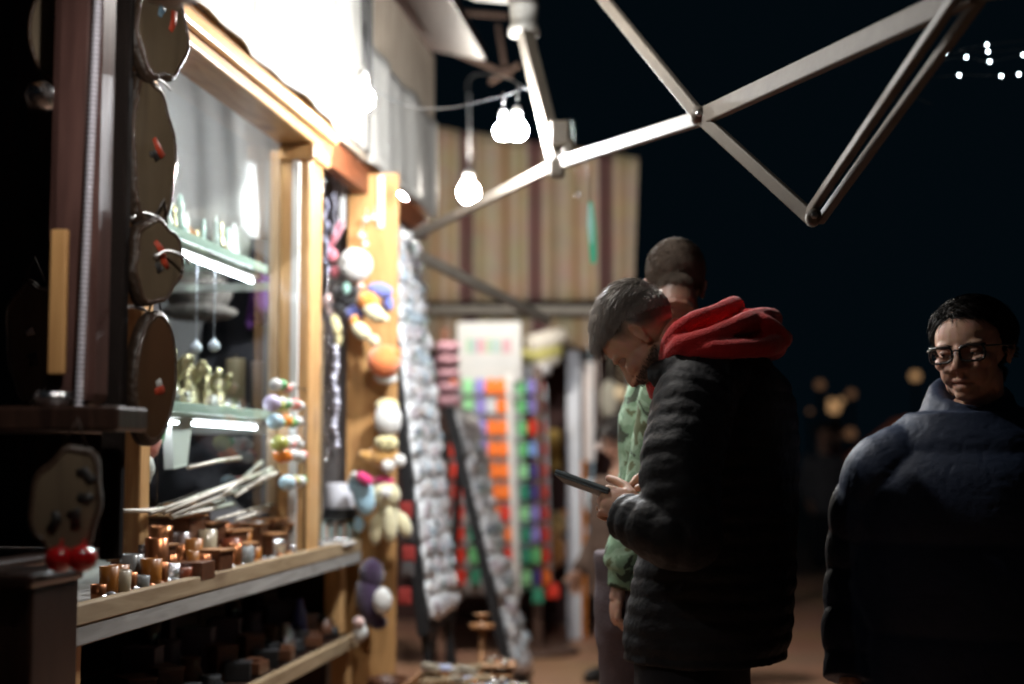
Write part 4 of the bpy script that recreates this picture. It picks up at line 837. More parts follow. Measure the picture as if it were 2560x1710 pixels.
# ------------------------------------------------------------------ low stand with a crate of wooden things
sd = thing('low_stand', V(-1.0, 5.35, 0), 'low brown stand in front of the keychain board', 'stand')
q = MB(); q.boxr(-1.30, xat(1300,5.3), 5.05, 5.65, .36, .385); q.build('top', W_BOX, sd, .004)
for sx in (-1.27, xat(1300,5.3)-.03):
    for sy in (5.08, 5.62): q = MB(); q.boxr(sx-.015, sx+.015, sy-.015, sy+.015, 0, .359); q.build('leg', W_BOX, sd)
cr_ = thing('wooden_crate', V(-.98, 5.30, .386), 'shallow tan wooden crate of carved pieces on the low stand', 'crate')
q = MB(); q.boxr(-1.12, -.85, 5.10, 5.55, .387, .397); q.build('base', W_LID, cr_)
for x0, x1, y0, y1 in ((-1.13,-1.12,5.09,5.56), (-.85,-.84,5.09,5.56), (-1.119,-.851,5.09,5.10), (-1.119,-.851,5.55,5.56)):
    q = MB(); q.boxr(x0, x1, y0, y1, .387, .47); q.build('side', W_LID, cr_, .002)
for i in range(22):
    c = V(random.uniform(-1.10,-.87), random.uniform(5.13,5.52), .405+.105*random.random()**.8); R = Matrix.Rotation(random.uniform(-.6,.6), 3, 'Z') @ Matrix.Rotation(random.uniform(-.3,.3), 3, 'Y')
    q = MB(); L_ = random.uniform(.07,.14); q.box(c, (L_, .030, .014), R); q.tube([c+R @ V(-L_*.4,0,.008), c+R @ V(L_*.4,0,.010)], .008, 8)
    tag(q.build('carved_piece', (W_RAW, mat('cream_piece', (.30,.26,.20), .5), W_LID, mat('pale_blue_piece', (.40,.44,.60), .5))[0 if i % 7 else 3] if i % 3 else mat('cream_piece', (.30,.26,.20), .5), None, .003), 'small carved wooden piece heaped in the crate', 'carving', 'carved pieces in the crate')
for i, (px, Y_, n_, cn) in enumerate(((1215, 5.25, 3, 'pale blue'), (1268, 5.42, 2, 'cream'), (1235, 5.55, 4, 'brown'))):
    x_ = xat(px, Y_)
    for k in range(n_):
        z0 = .386+.034*k; tr = thing('goods_tray', V(x_, Y_, z0), f'{cn} shallow tray of small goods stacked beside the crate', 'tray', 'stacked trays on the low stand')
        q = MB(); q.box((x_+.006*k, Y_, z0+.006), (.13, .17, .010), Matrix.Rotation(.1*k-.1, 3, 'Z')); q.build('base', {'pale blue': mat('pale_blue_tray', (.30,.33,.42), .5), 'cream': mat('cream_tray', (.40,.36,.28), .6), 'brown': W_LID}[cn], tr, .002)
        for g_ in range(7):
            q = MB(); q.ball((x_+.006*k+random.uniform(-.05,.05), Y_+random.uniform(-.07,.07), z0+.020), (.014, .016, .009), 8, 6); q.build('piece', (M_SILVER, W_BOX, mat('cream_piece', (.30,.26,.20), .5), M_AMBER)[g_ % 4], tr)
q = MB(); c = V(-1.215, 5.30, .386); q.lathe([(0,0),(.055,0),(.075,.06),(.08,.085),(.07,.085),(.06,.02),(0,.015)], c, 24); tag(q.build('wooden_bowl', W_BOX), 'round dark wooden bowl beside the crate on the low stand', 'bowl')
q = MB(); c = at(1205, 1560, 5.78); q.lathe([(0,-.02),(.05,-.02),(.055,.0),(.02,.012),(.02,.03),(.04,.04),(0,.045)], c, 18); q.tube([V(c.x, c.y, .0), c], .015, 8); tag(q.build('spool_stand', W_LID), 'turned wooden spool on a post in front of the lower leaning board', 'spool')

# ------------------------------------------------------------------ things in the back stall
for i, (px, py, hw, hh) in enumerate(((1380, 1100, 20, 26), (1381, 1152, 20, 24))):
    a, c = at(px-hw, py-hh, 11.1), at(px+hw, py+hh, 11.1); q = MB(); q.boxr(a.x, c.x, 11.1, 11.19, c.z, a.z); q.boxr(a.x+.03, c.x-.03, 11.09, 11.1, c.z+.03, a.z-.04)
    tag(q.build('yellow_pack', mat('yellow_pack', (.62,.40,.08), .5, var=.35, vscale=12), None, .01), ('upper yellow pack on the brown back wall','lower yellow pack on the brown back wall')[i], 'pack')
toy('plush_bear', 'large orange plush bear sitting on the back shelf beside the rack', [('body', fuzz('ginger_plush', (.62,.27,.07)), 1372, 1375, 48, 48, 0, 0), ('head', fuzz('honey_plush', (.62,.40,.15)), 1385, 1310, 34, 32, 0, -.05), ('ear', ORG_, 1360, 1285, 12, 12, 0, 0), ('ear', ORG_, 1410, 1285, 12, 12, 0, 0), ('foot', CRM, 1352, 1405, 20, 14, 0, -.15)], 10.6, group='plush toys in the back stall')
toy('plush_fox', 'small orange plush lying right of the large bear', [('body', ORG_, 1430, 1370, 17, 12, .4, 0), ('head', DOR, 1444, 1360, 10, 11, 0, -.02)], 10.6, group='plush toys in the back stall')
toy('plush_fox', 'tiny rust coloured plush under the small orange one', [('body', fuzz('rust_plush', (.50,.16,.05)), 1436, 1408, 13, 10, 0, 0), ('head', fuzz('rust_plush', (.5,.16,.05)), 1445, 1400, 8, 8, 0, -.02)], 10.4, group='plush toys in the back stall')
for i, (px, py, hw, hh) in enumerate(((1482, 1345, 15, 36), (1476, 1240, 16, 42))):
    c = at(px, py, 9.6); q = MB(); S_ = F_PX/9.6; q.lathe([(0,-hh/S_),(hw/S_*.7,-hh/S_*.92),(hw/S_,-hh/S_*.6),(hw/S_,hh/S_*.6),(hw/S_*.7,hh/S_*.92),(0,hh/S_)], c, 18); q.tube([c+V(0,0,hh/S_), c+V(0,0,hh/S_+.9)], .003, 5)
    tag(q.build('paper_lantern', emitter('lantern_glow', (.72,.90,1.0), .62) if i == 0 else mat('pale_blue_paper', (.55,.66,.74), .6)), ('glowing white oblong lantern hanging lowest beside the orange post','pale blue oblong lantern above the glowing one')[i], 'lantern')
q = MB(); c = at(1497, 1115, 9.4); q.ball(c, .035, 14, 10); q.tube([c+V(0,0,.03), c+V(0,0,.9)], .003, 5); tag(q.build('paper_globe', mat('pink_globe', (.80,.66,.62), .6)), 'small pale pink paper globe beside the pale post', 'globe')
for i, (px, py, hw, hh, m) in enumerate(((1340, 905, 55, 16, mat('ivory_roll', (.68,.63,.55), .8)), (1352, 885, 48, 20, mat('chartreuse_roll', (.50,.46,.16), .8)), (1365, 850, 44, 22, mat('ivory_roll', (.68,.63,.55), .8)), (1330, 928, 40, 20, M_CLOTH))):
    a, c = at(px-hw, py+hh*.5, 9.75), at(px+hw, py-hh*.5, 9.85); q = MB(); r = hh/F_PX*9.8
    q.tube([a, a.lerp(c,.5), c], [r, r*1.08, r], 16); q.tube([a-V(.01,0,0), a], r*.6, 12)
    tag(q.build('cloth_roll', m), ('lower ivory cloth roll behind the rack header','chartreuse cloth roll between the ivory ones','upper ivory cloth roll behind the rack header','white cloth roll lowest behind the rack')[i], 'cloth roll')
for i in range(5):
    c = at(1122, 868+34*i, 8.4); q = MB(); q.tube([c+V(-.07,0,0), c+V(.05,.05,0)], .035, 14); q.tube([c+V(-.075,0,0), c+V(-.07,0,0)], .02, 10)
    tag(q.build('cloth_roll', mat('mauve_roll', (.30,.16,.19), .8, var=.3)), 'mauve cloth roll stacked between the tall board and the rack', 'cloth roll', 'mauve rolls beside the rack')
q = MB(); q.beam(at(1122, 1010, 8.46)+V(-.03,.06,-1.25), at(1122, 840, 8.46)+V(-.03,.06,.05), .05, .03, (0,1,0)); tag(q.build('roll_stand', W_BOX), 'dark upright holding the stack of mauve cloth rolls', 'stand')
for i, (px, py, hw, hh, m) in enumerate(((1550, 985, 22, 22, mat('straw_hat', (.62,.50,.33), .9)), (1525, 1000, 26, 50, mat('linen_bag', (.36,.34,.28), .9, var=.3)))):
    c = at(px, py, 9.9); S_ = F_PX/9.9; q = MB(); q.ball(c, (hw/S_, .07, hh/S_), 16, 12, None, 0, lambda v: 1+.15*noise.noise(v*12)); q.tube([c, c+V(0,.05,.8)], .004, 5)
    tag(q.build(('straw_hat','linen_bag')[i], m), ('round straw hat hanging by the camouflage jacket','grey linen bag hanging by the dark head')[i], ('hat','bag')[i])
# green light stick hanging from the frame
gs = thing('light_stick', at(1480, 655, 6.2), 'glowing green light stick hanging on a cord from the tent frame', 'light stick')
q = MB(); q.tube([at(1476, 505, 6.2), at(1478, 560, 6.2), at(1483, 640, 6.2), at(1483, 658, 6.2)], [.010, .018, .015, .010], 12); q.build('tube', emitter('green_glow', (.10,.62,.36), .5), gs)
q = MB(); q.tube([at(1474, 510, 6.185), at(1475, 560, 6.182), at(1478, 610, 6.183)], [.005, .010, .004], 8); q.build('core', emitter('mint_glow', (.55,.85,.78), .55), gs)
q = MB(); q.tube([at(1476, 505, 6.2), at(1470, 440, 6.0), at(1462, 392, 5.6)], .004, 6); q.build('cord', M_TUBE, gs)
q = MB(); c = at(1446, 487, 6.3); q.ball(c, .012, 10, 8); q.tube([c, c+V(0,-.3,.27)], .002, 5); tag(q.build('glass_bead', M_SILVER), 'small shiny bead on a thread beside the green light stick', 'bead')

# ------------------------------------------------------------------ fairy lights and far lamps
FL = [[(2340,136),(2363,132),(2470,129),(2580,122)], [(2350,150),(2416,143),(2474,154),(2558,137),(2590,150)], [(2310,196),(2398,188),(2503,190),(2547,186),(2590,184)], [(2400,125),(2467,112),(2580,100)], [(2230,255),(2272,239),(2330,262)]]
for i, pts in enumerate(FL):
    ps = [at(x, y, 5.0+.02*i) for x, y in pts]; t = thing('fairy_string', ps[0], ('upper fairy light string with the first bright bulb', 'second fairy light string slightly below the upper one', 'lowest long fairy light string of three bulbs', 'topmost short fairy string with one bulb', 'short fairy string with a lone bulb near the double bar')[i], 'fairy lights', 'fairy light strings')
    q = MB(); q.tube(catmull(ps, 6), .0015, 5); q.build('wire', M_BLACK, t)
    for p in ps[1:-1] if i != 1 else ps[1:-1]:
        q = MB(); q.ball(p, (.0042,.0042,.005), 10, 8); q.build('bulb', M_FAIRY, t)
lab = ['brightest warm lamp of the far cluster, left one', 'brightest warm lamp of the far cluster, right one', 'broad warm lamp lowest in the far cluster', 'lone warm lamp left of the glasses', 'dim warm lamp just above the padded shoulder', 'dim reddish lamp under the far cluster', 'faint lamp at the upper left of the far cluster', 'faint amber lamp left of the far cluster', 'faint amber lamp right of the far cluster']
for i, (px, py, r, m, Y) in enumerate(((2078, 1005, .045, M_WARM, 20), (2102, 1003, .045, M_WARM, 20.5), (2085, 1020, .085, M_WARM, 20), (2288, 940, .075, M_WARM, 22), (2330, 1008, .065, M_WARMD, 19), (2126, 1084, .07, M_WARMD, 18), (2050, 962, .06, M_WARMD, 18), (2025, 1028, .03, M_WARMD, 18), (2128, 985, .06, M_WARMD, 19))):
    c = at(px, py, Y); t = thing('far_lamp', V(c.x, Y, 0), lab[i], 'lamp', 'far warm lamps in the dark street')
    q = MB(); q.ball(c, (r, r, r*.95), 14, 10); q.build('globe', m, t)
    q = MB(); q.tube([V(c.x, Y, 0), V(c.x, Y, c.z-r*.9)], .025, 8); q.lathe([(r*.5,-r*1.05),(r*.6,-r*.95),(r*.5,-r*.85)], c, 12); q.build('pole', M_BLACK, t)
aw = thing('far_awning', V(at(2200,1100,12).x, 12.4, 0), 'sloping dark red awning behind the padded shoulder', 'awning')
a, c = at(2140, 1140, 12), at(2270, 1040, 12); q = MB(); q.prism([a, V(c.x, 12, c.z), V(c.x, 12.02, c.z-.06), V(a.x, 12.02, a.z-.06)], V(0,.9,0)); q.build('canopy', mat('rust_canvas', (.30,.075,.03), .8), aw)
for x in (a.x+.05, c.x-.02):
    q = MB(); q.tube([V(x, 12.4, 0), V(x, 12.4, 1.35 if x < a.x+.1 else 1.55)], .02, 8); q.build('pole', M_BLACK, aw)
# ------------------------------------------------------------------ people
def skin_mat(name, rough=.5):
    m = bpy.data.materials.new(name); m.use_nodes = True; nt = m.node_tree; N = nt.nodes; L = nt.links; b = N['Principled BSDF']
    at_ = N.new('ShaderNodeAttribute'); at_.attribute_name = 'tint'
    tc = N.new('ShaderNodeTexCoord'); n = N.new('ShaderNodeTexNoise'); n.inputs['Scale'].default_value = 55; n.inputs['Detail'].default_value = 6; L.new(tc.outputs['Object'], n.inputs['Vector'])
    mx = N.new('ShaderNodeMix'); mx.data_type = 'RGBA'; mx.blend_type = 'OVERLAY'; mx.inputs['Factor'].default_value = .18
    L.new(at_.outputs['Color'], mx.inputs['A']); L.new(n.outputs['Color'], mx.inputs['B']); L.new(mx.outputs['Result'], b.inputs['Base Color'])
    b.inputs['Roughness'].default_value = rough; b.inputs['Specular IOR Level'].default_value = .4
    b.inputs['Subsurface Weight'].default_value = .12; b.inputs['Subsurface Radius'].default_value = (.012, .005, .003); b.inputs['Subsurface Scale'].default_value = .6
    bp = N.new('ShaderNodeBump'); bp.inputs['Strength'].default_value = .12; bp.inputs['Distance'].default_value = .002
    n2 = N.new('ShaderNodeTexNoise'); n2.inputs['Scale'].default_value = 400; L.new(tc.outputs['Object'], n2.inputs['Vector'])
    L.new(n2.outputs['Fac'], bp.inputs['Height']); L.new(bp.outputs['Normal'], b.inputs['Normal'])
    return m
M_SKIN = skin_mat('skin')
def hair_mat(name, col, rough=.5, spec=.3):
    return mat(name, col, rough, var=.35, vscale=60, spec=spec)
def head_pieces(mb, M, fem=False, open_mouth=False):
    R = M.to_3x3()
    def B(c, r, rot=None): mb.ball(M @ Vector(c), r, 24, 16, R @ rot if rot is not None else R)
    def T(pts, rad): mb.tube([M @ Vector(p) for p in pts], rad, 12)
    jw = .9 if fem else 1.0
    B((-.012, 0, .036), (.099, .076, .088)); B((.020, 0, .030), (.074, .071, .083))
    B((.038, 0, -.030), (.056, .061, .085)); B((.032, 0, -.078), (.050, .052*jw, .040))
    B((.076, 0, -.103), (.020, .024*jw, .017)); B((.058, 0, -.088), (.036, .034*jw, .030))
    for s in (-1, 1):
        B((.012, s*.052*jw, -.070), (.030, .014, .034)); B((.066, s*.040, -.024), (.026, .022, .022))
        B((.072-.004*fem, s*.026, .020), (.024, .028, .012)); B((.070, s*.028, -.052), (.028, .022, .03))
        B((.098, s*.012, -.040), (.012, .008, .008))
        # ear: rim, lobe, bowl
        e = Matrix.Rotation(s*.35, 3, 'Z') @ Matrix.Rotation(-.15, 3, 'Y')
        B((-.008, s*.077, -.004), (.0145, .006, .025), e); B((-.004, s*.075, -.028), (.008, .006, .010), e)
        T([(.001, s*.074, .011), (-.006, s*.081, .022), (-.017, s*.085, .016), (-.020, s*.084, -.003), (-.013, s*.079, -.022)], [.004, .0045, .0045, .004, .0035])
    T([(.084, 0, .016), (.097, 0, -.004), (.109, 0, -.026), (.114, 0, -.036)], [.011, .0095, .0105, .011])
    B((.111, 0, -.038), (.012, .0125, .010)); T([(.102, 0, -.045), (.098, 0, -.058)], [.008, .007])
    T([(.078, -.027, -.071), (.092, -.012, -.068), (.096, 0, -.0695), (.092, .012, -.068), (.078, .027, -.071)], [.004, .0065, .007, .0065, .004])
    dz = -.006 if open_mouth else 0
    T([(.078, -.024, -.074+dz), (.091, -.010, -.080+dz), (.094, 0, -.081+dz), (.091, .010, -.080+dz), (.078, .024, -.074+dz)], [.004, .0075, .008, .0075, .004])
    T([(-.018, 0, -.05), (-.026, 0, -.10), (-.036, 0, -.15)], [.062, .056, .058])
def head_deform(P, open_mouth=False):
    """P: local coords (N,3) near the head; presses eye sockets, nostrils, mouth line"""
    x, y, z = P[:,0], P[:,1], P[:,2]; f = x > .03; out = P.copy()
    for s in (-1, 1):
        g = np.exp(-((y-s*.032)/.015)**2-((z+.001)/.0095)**2)*f; out[:,0] -= .015*g
        g = np.exp(-((y-s*.032)/.012)**2-((z+.004)/.0045)**2)*f; out[:,0] += .009*g
        g = np.exp(-((y-s*.006)/.003)**2-((z+.047)/.003)**2)*f; out[:,2] += .005*g
        g = np.exp(-((y-s*.082)/.007)**2-((x+.003)/.009)**2-((z-.001)/.014)**2); out[:,1] -= s*.006*g
        g = np.exp(-((y-s*.036)/.012)**2-((z+.06)/.018)**2)*(x > .05); out[:,0] -= .003*g
    g = np.exp(-(y/.024)**2-((z+.0755)/.0022)**2)*(x > .06); out[:,0] -= (.010 if open_mouth else .006)*g
    return out
def add_hand(mb, W, fwd, back, side, curls, thumb=(.75, .6, -.25), tcurl=.3, s=1.0, spread=.05):
    f = Vector(fwd).normalized(); n = Vector(back); n = (n-f*n.dot(f)).normalized(); t = f.cross(n)*side
    W = Vector(W); R = Matrix((f, t, n)).transposed()
    mb.tube([W-f*.05*s, W, W+f*.035*s], [.027*s, .025*s, .028*s], 14, flat=.8, up=n)
    mb.ball(W+f*.050*s, (.052*s, .040*s, .0165*s), 18, 12, R); mb.ball(W+f*.035*s+t*.022*s-n*.008*s, (.034*s, .019*s, .017*s), 14, 10, R)
    mb.ball(W+f*.075*s-n*.003*s, (.026*s, .041*s, .0135*s), 18, 12, R)
    L = (.074, .082, .076, .060); rad = (.0092, .0095, .009, .008)
    for k in range(4):
        o = .030-.0205*k; p = W+f*(.090-.004*abs(k-1.2))*s+t*o*s; a = 0; c = curls[k]; pts = [p-f*.02*s]; rr = [rad[k]*1.15*s]
        pts.append(p); rr.append(rad[k]*1.15*s)
        for j, fr in enumerate((.46, .30, .24)):
            a += math.radians(c[j]); d = f*math.cos(a)-n*math.sin(a)+t*(spread*(1.5-k)); d.normalize()
            m_ = p+d*(L[k]*fr*s*.55); pts.append(m_); rr.append(rad[k]*(.97-.09*j)*s)
            p = p+d*(L[k]*fr*s); pts.append(p); rr.append(rad[k]*(1.0-.12*j)*s)
        mb.tube(pts, rr, 10); mb.ball(pts[-1], rr[-1], 10, 8)
    d = (t*thumb[0]+f*thumb[1]+n*thumb[2]).normalized(); p = W+f*.022*s+t*.026*s-n*.004*s; pts = [p]; rr = [.0145*s]
    for j, l in enumerate((.040, .034, .026)):
        m_ = p+d*l*s*.5; pts.append(m_); rr.append((.0135-.0014*j)*s); p = p+d*l*s; pts.append(p); rr.append((.0122-.0012*j)*s)
        d = (d*math.cos(tcurl)+f*math.sin(tcurl)-n*.12).normalized()
    mb.tube(pts, rr, 10); mb.ball(pts[-1], rr[-1], 10, 8)
def torso(mb, ctrl, yaw, q=0, depth=.008, step=.007, n=72, pw=2.4):
    """ctrl rows: z, cx, cy, half width, half depth"""
    c = np.array(sorted(ctrl)); zs = np.arange(c[0,0], c[-1,0]+1e-6, step); k = np.ones(9)/9
    cols_ = []
    for j in range(1, 5):
        v = np.interp(zs, c[:,0], c[:,j]); v = np.convolve(np.pad(v, 4, mode='edge'), k, 'valid'); cols_.append(v)
    vs = []
    ca, sa = math.cos(yaw), math.sin(yaw)
    for i, z in enumerate(zs):
        dd = depth*(1-abs(math.sin(math.pi*z/q))**.45) if q else 0
        a, b_ = cols_[2][i]-dd, cols_[3][i]-dd
        for t in range(n):
            th = 2*math.pi*t/n; ct, st = math.cos(th), math.sin(th)
            lx = b_*math.copysign(abs(ct)**(2/pw), ct); ly = a*math.copysign(abs(st)**(2/pw), st)
            vs.append((cols_[0][i]+lx*ca-ly*sa, cols_[1][i]+lx*sa+ly*ca, z))
    m = len(zs); fs = [(i*n+t, i*n+(t+1) % n, (i+1)*n+(t+1) % n, (i+1)*n+t) for i in range(m-1) for t in range(n)]
    fs += [list(range(n))[::-1], list(range((m-1)*n, m*n))]
    mb.add(vs, fs, 0, True)
def sleeve(mb, pts, rad, q=0, depth=.007, n=30, dense=26):
    P = catmull(pts, dense); s = [0]
    for a, b_ in zip(P, P[1:]): s.append(s[-1]+(b_-a).length)
    u = np.linspace(0, len(pts)-1, len(P)); r = np.interp(u, range(len(rad)), rad)
    rr = [x-(depth*(1-abs(math.sin(math.pi*d/q))**.55) if q else 0) for x, d in zip(r, s)]
    mb.tube(P, rr, n); mb.ball(P[0], rr[0]*.98, 20, 14)
def cloth_obj(name, mb, m, parent, voxel=.007, smooth=2, amp=.004, freq=14, amp2=.0015, post=None, crease=0):
    me = sculpt(mb, voxel, smooth); a = get_co(me); no = get_no(me)
    d = amp*nz(a, freq)+amp2*nz(a, freq*3.1, 5.0)
    if crease: d = d-crease*(1-np.clip(np.abs(nz(a*np.array([1,1,1.8]), 17, 3.0))*2.6, 0, 1))**5-crease*.6*(1-np.clip(np.abs(nz(a*np.array([1.5,1.5,1]), 30, 8.0))*2.6, 0, 1))**5
    if post: d = d+post(a)
    a = a+no*d[:,None]-np.array(parent['_o']); set_co(me, a)
    return link(name, me, m, parent, V(0,0,0))
def body_obj(mb, parent, M, skin, tintfn=None, open_mouth=False, voxel=.0032, lips=(.40,.16,.13), smooth=2, lit_handskin=None):
    me = sculpt(mb, voxel, smooth, .5); a = get_co(me)
    Mi = np.array(M.inverted()); P = a @ Mi[:3,:3].T + Mi[:3,3]
    near = (np.abs(P) < .16).all(1)
    Q = P.copy(); Q[near] = head_deform(P[near], open_mouth)
    Mm = np.array(M); a = Q @ Mm[:3,:3].T + Mm[:3,3]
    set_co(me, a)
    col = np.tile(np.array([*skin, 1.0]), (len(a), 1))
    x, y, z = P[:,0], P[:,1], P[:,2]
    if lit_handskin: col[a[:,2] < 1.15, :3] = lit_handskin
    def blend(w_, c):
        w_ = (np.clip(w_, 0, 1)*near)[:,None]; col[:,:3] = col[:,:3]*(1-w_)+np.array(c)*w_
    blend(.55*np.exp(-(y/.020)**2-((z+.075)/.009)**2)*(x > .07), lips)
    blend(.35*np.exp(-((np.abs(y)-.045)/.022)**2-((z+.035)/.025)**2)*(x > .02), (.50,.20,.14))
    blend(.4*np.exp(-(y/.015)**2-((z+.038)/.012)**2)*(x > .09), (.50,.20,.14))
    blend(.25*(np.abs(y) > .078), (.46,.20,.14))
    if tintfn: tintfn(x, y, z, blend, a)
    at_ = me.color_attributes.new('tint', 'FLOAT_COLOR', 'POINT'); at_.data.foreach_set('color', np.ascontiguousarray(col, dtype=np.float32).ravel())
    no = get_no(me).copy(); world = a.copy()
    set_co(me, a-np.array(parent['_o']))
    o = link('body', me, M_SKIN, parent, V(0,0,0))
    faces = np.array([p.vertices[:] for p in me.polygons if len(p.vertices) == 4])
    return o, world, no, P, near, faces
HX = [-.12,-.095,-.06,-.03,-.012,.012,.03,.045,.062,.08,.10]; HZ = [-.075,-.07,-.055,-.03,.012,-.004,.012,.05,.066,.078,.085]
def hairline(P, hz=HZ): return P[:,2]-np.interp(P[:,0], HX, hz)
def hair_obj(parent, M, world, no, P, near, faces, m, thick, comb, length, n, width=.0011, lift=.25, name='hair', mask=None, seed=1, droop=0.0, cap=True):
    """cap of offset scalp faces plus thousands of tapering strands combed over it"""
    rng = np.random.default_rng(seed)
    hl = hairline(P) if mask is None else mask(P); inm = near & (hl > 0) & (np.abs(P[:,1]) < .0815)
    T_ = thick(P, hl); verts, fcs = [], []
    if cap:
        keep = inm[faces].all(1); F = faces[keep]; used = np.unique(F); remap = -np.ones(len(P), int); remap[used] = np.arange(len(used))
        off = world[used]+no[used]*(T_[used]*(.80+.4*nz(P[used]*np.array([.22,1,.8]), 120))+.0006*nz(P[used]*np.array([.3,1,1]), 300))[:,None]
        inner = world[used]-no[used]*.003
        verts.append(off); fcs += remap[F].tolist()
    base = sum(len(v) for v in verts)
    idx = np.flatnonzero(inm); pick = rng.choice(idx, n)
    R = np.array(M.to_3x3()); d = comb(P[pick]); d = d+rng.normal(0, .12, d.shape); d = d @ R.T
    nn = no[pick]; d = d-nn*(d*nn).sum(1)[:,None]; d /= np.linalg.norm(d, axis=1)[:,None]+1e-9
    L_ = length(P[pick], hl[pick])*rng.uniform(.7, 1.25, n)
    p0 = world[pick]+nn*(T_[pick]*rng.uniform(.70, 1.12, n)+.0006)[:,None]+rng.normal(0, .0012, (n,3))
    tw = rng.uniform(-1.1, 1.1, n)[:,None]; side = np.cross(d, nn)*np.cos(tw)+nn*np.sin(tw); W_ = width*rng.uniform(.7, 1.4, n)
    ts = (0, .35, .7, 1.0); pts = []
    for t in ts:
        c = p0+(d*(t*(1-.15*t)))*L_[:,None]+nn*(lift*L_*(t-.75*t*t))[:,None]+np.array([0,0,-1.0])*(droop*L_*t*t)[:,None]
        # keep curved strands on the skull: pull with the sphere the head is
        wv = side*(W_*(1-.75*t))[:,None]; pts.append(np.stack([c-wv, c+wv], 1))
    A = np.stack(pts, 1).reshape(n*8, 3); verts.append(A)
    b0 = base+np.arange(n)*8
    for k in range(3): fcs += np.stack([b0+2*k, b0+2*k+1, b0+2*k+3, b0+2*k+2], 1).tolist()
    vv = np.concatenate(verts)-np.array(parent['_o'])
    me = bpy.data.meshes.new(name); me.from_pydata(vv.tolist(), [], fcs); me.polygons.foreach_set('use_smooth', [True]*len(me.polygons)); me.update()
    return link(name, me, m, parent, V(0,0,0))
def eyes(parent, M, lid=.0, gaze=0):
    for s in (-1, 1):
        q = MB(); R = M.to_3x3(); c = M @ V(.0745, s*.032, -.002)
        q.ball(c, .0122, 18, 12, R); q.ball(c+R @ V(.0062, gaze*.004, -.001), (.0068,.0058,.0058), 14, 10, R, 1); q.build('eye', [mat('eye_white', (.40,.36,.34), .15, coat=.8, var=.03), mat('iris', (.03,.018,.012), .1, coat=1)], parent)
        if lid:
            q = MB(); q.ball(c+R @ V(.001, 0, .0055 if lid != 1.5 else .0035), (.0128,.0142,.0088) if lid < 2 else (.0135,.0145,.0150), 16, 10, R); q.build('eyelid', mat('lid_skin', (.36,.19,.13), .5), parent)
def brow(parent, M, m, th=.004):
    for s in (-1, 1):
        q = MB(); q.tube([M @ V(.089, s*.012, .0165), M @ V(.088, s*.028, .0215), M @ V(.072, s*.048, .0165)], [th, th*1.1, th*.5], 8, flat=.6); q.build('eyebrow', m, parent)
def shoe(parent, p, yaw, m):
    q = MB(); R = Matrix.Rotation(yaw, 3, 'Z'); p = Vector(p)
    q.ball(p+R @ V(.05,0,.045), (.135,.048,.045), 20, 12, R); q.ball(p+R @ V(-.04,0,.075), (.06,.045,.06), 16, 12, R); q.box(p+R @ V(.045,0,.012), (.26,.085,.024), R)
    q.build('shoe', m, parent, .004)
def trousers(parent, hips, feet, m, top_z, r0=.105, r1=.085, r2=.062, hip=(.18,.13), yaw=0, knee_f=.03):
    q = MB(); torso(q, [(top_z-.22, *hips, hip[0]*.95, hip[1]*.98), (top_z, *hips, *hip)], yaw)
    for (hx, hy), (fx, fy) in zip(*feet):
        k = V((hx+fx)/2+knee_f*math.cos(yaw), (hy+fy)/2+knee_f*math.sin(yaw), .50)
        sleeve(q, [V(hx, hy, top_z-.12), k, V(fx, fy, .07)], [r0, r1, r2], 0)
    cloth_obj('trousers', q, m, parent, .011, 3, .010, 7, .004)
M_PUFF = mat('black_nylon', (.0125, .0132, .016), .62, var=.25, vscale=20, bump=.3, bscale=70, spec=.28)
M_RED = mat('red_fleece', (.62, .014, .016), .92, var=.2, vscale=40, bump=.5, bscale=220, sheen=.35)
M_NAVY = mat('navy_nylon', (.018, .029, .060), .6, var=.2, vscale=16, bump=.15, bscale=60, spec=.3)
M_JEAN = mat('dark_denim', (.014, .016, .022), .85, var=.3, bump=.3, bscale=200)
M_MAUVE = mat('mauve_cotton', (.095, .072, .082), .9, var=.2, bump=.3, bscale=150)
M_SHOE = mat('dark_leather', (.015, .014, .014), .45)
def camo():
    m = bpy.data.materials.new('camouflage'); m.use_nodes = True; nt = m.node_tree; N = nt.nodes; L = nt.links; b = N['Principled BSDF']; tc = N.new('ShaderNodeTexCoord')
    n = N.new('ShaderNodeTexNoise'); n.inputs['Scale'].default_value = 15; n.inputs['Detail'].default_value = 4; n.inputs['Distortion'].default_value = .6; L.new(tc.outputs['Object'], n.inputs['Vector'])
    cr = N.new('ShaderNodeValToRGB'); cr.color_ramp.interpolation = 'CONSTANT'; els = cr.color_ramp.elements
    while len(els) < 4: els.new(.5)
    for e, (p, c) in zip(els, ((0, (.05,.07,.045)), (.42, (.21,.34,.22)), (.52, (.32,.47,.33)), (.63, (.14,.17,.09)))): e.position = p; e.color = (*c, 1)
    L.new(n.outputs['Fac'], cr.inputs['Fac']); L.new(cr.outputs['Color'], b.inputs['Base Color']); b.inputs['Roughness'].default_value = .85; return m
M_CAMO = camo()
def headmat(c, yaw, pitch, roll=0): return Matrix.Translation(c) @ Matrix.Rotation(yaw, 4, 'Z') @ Matrix.Rotation(pitch, 4, 'Y') @ Matrix.Rotation(roll, 4, 'X')
D = math.radians

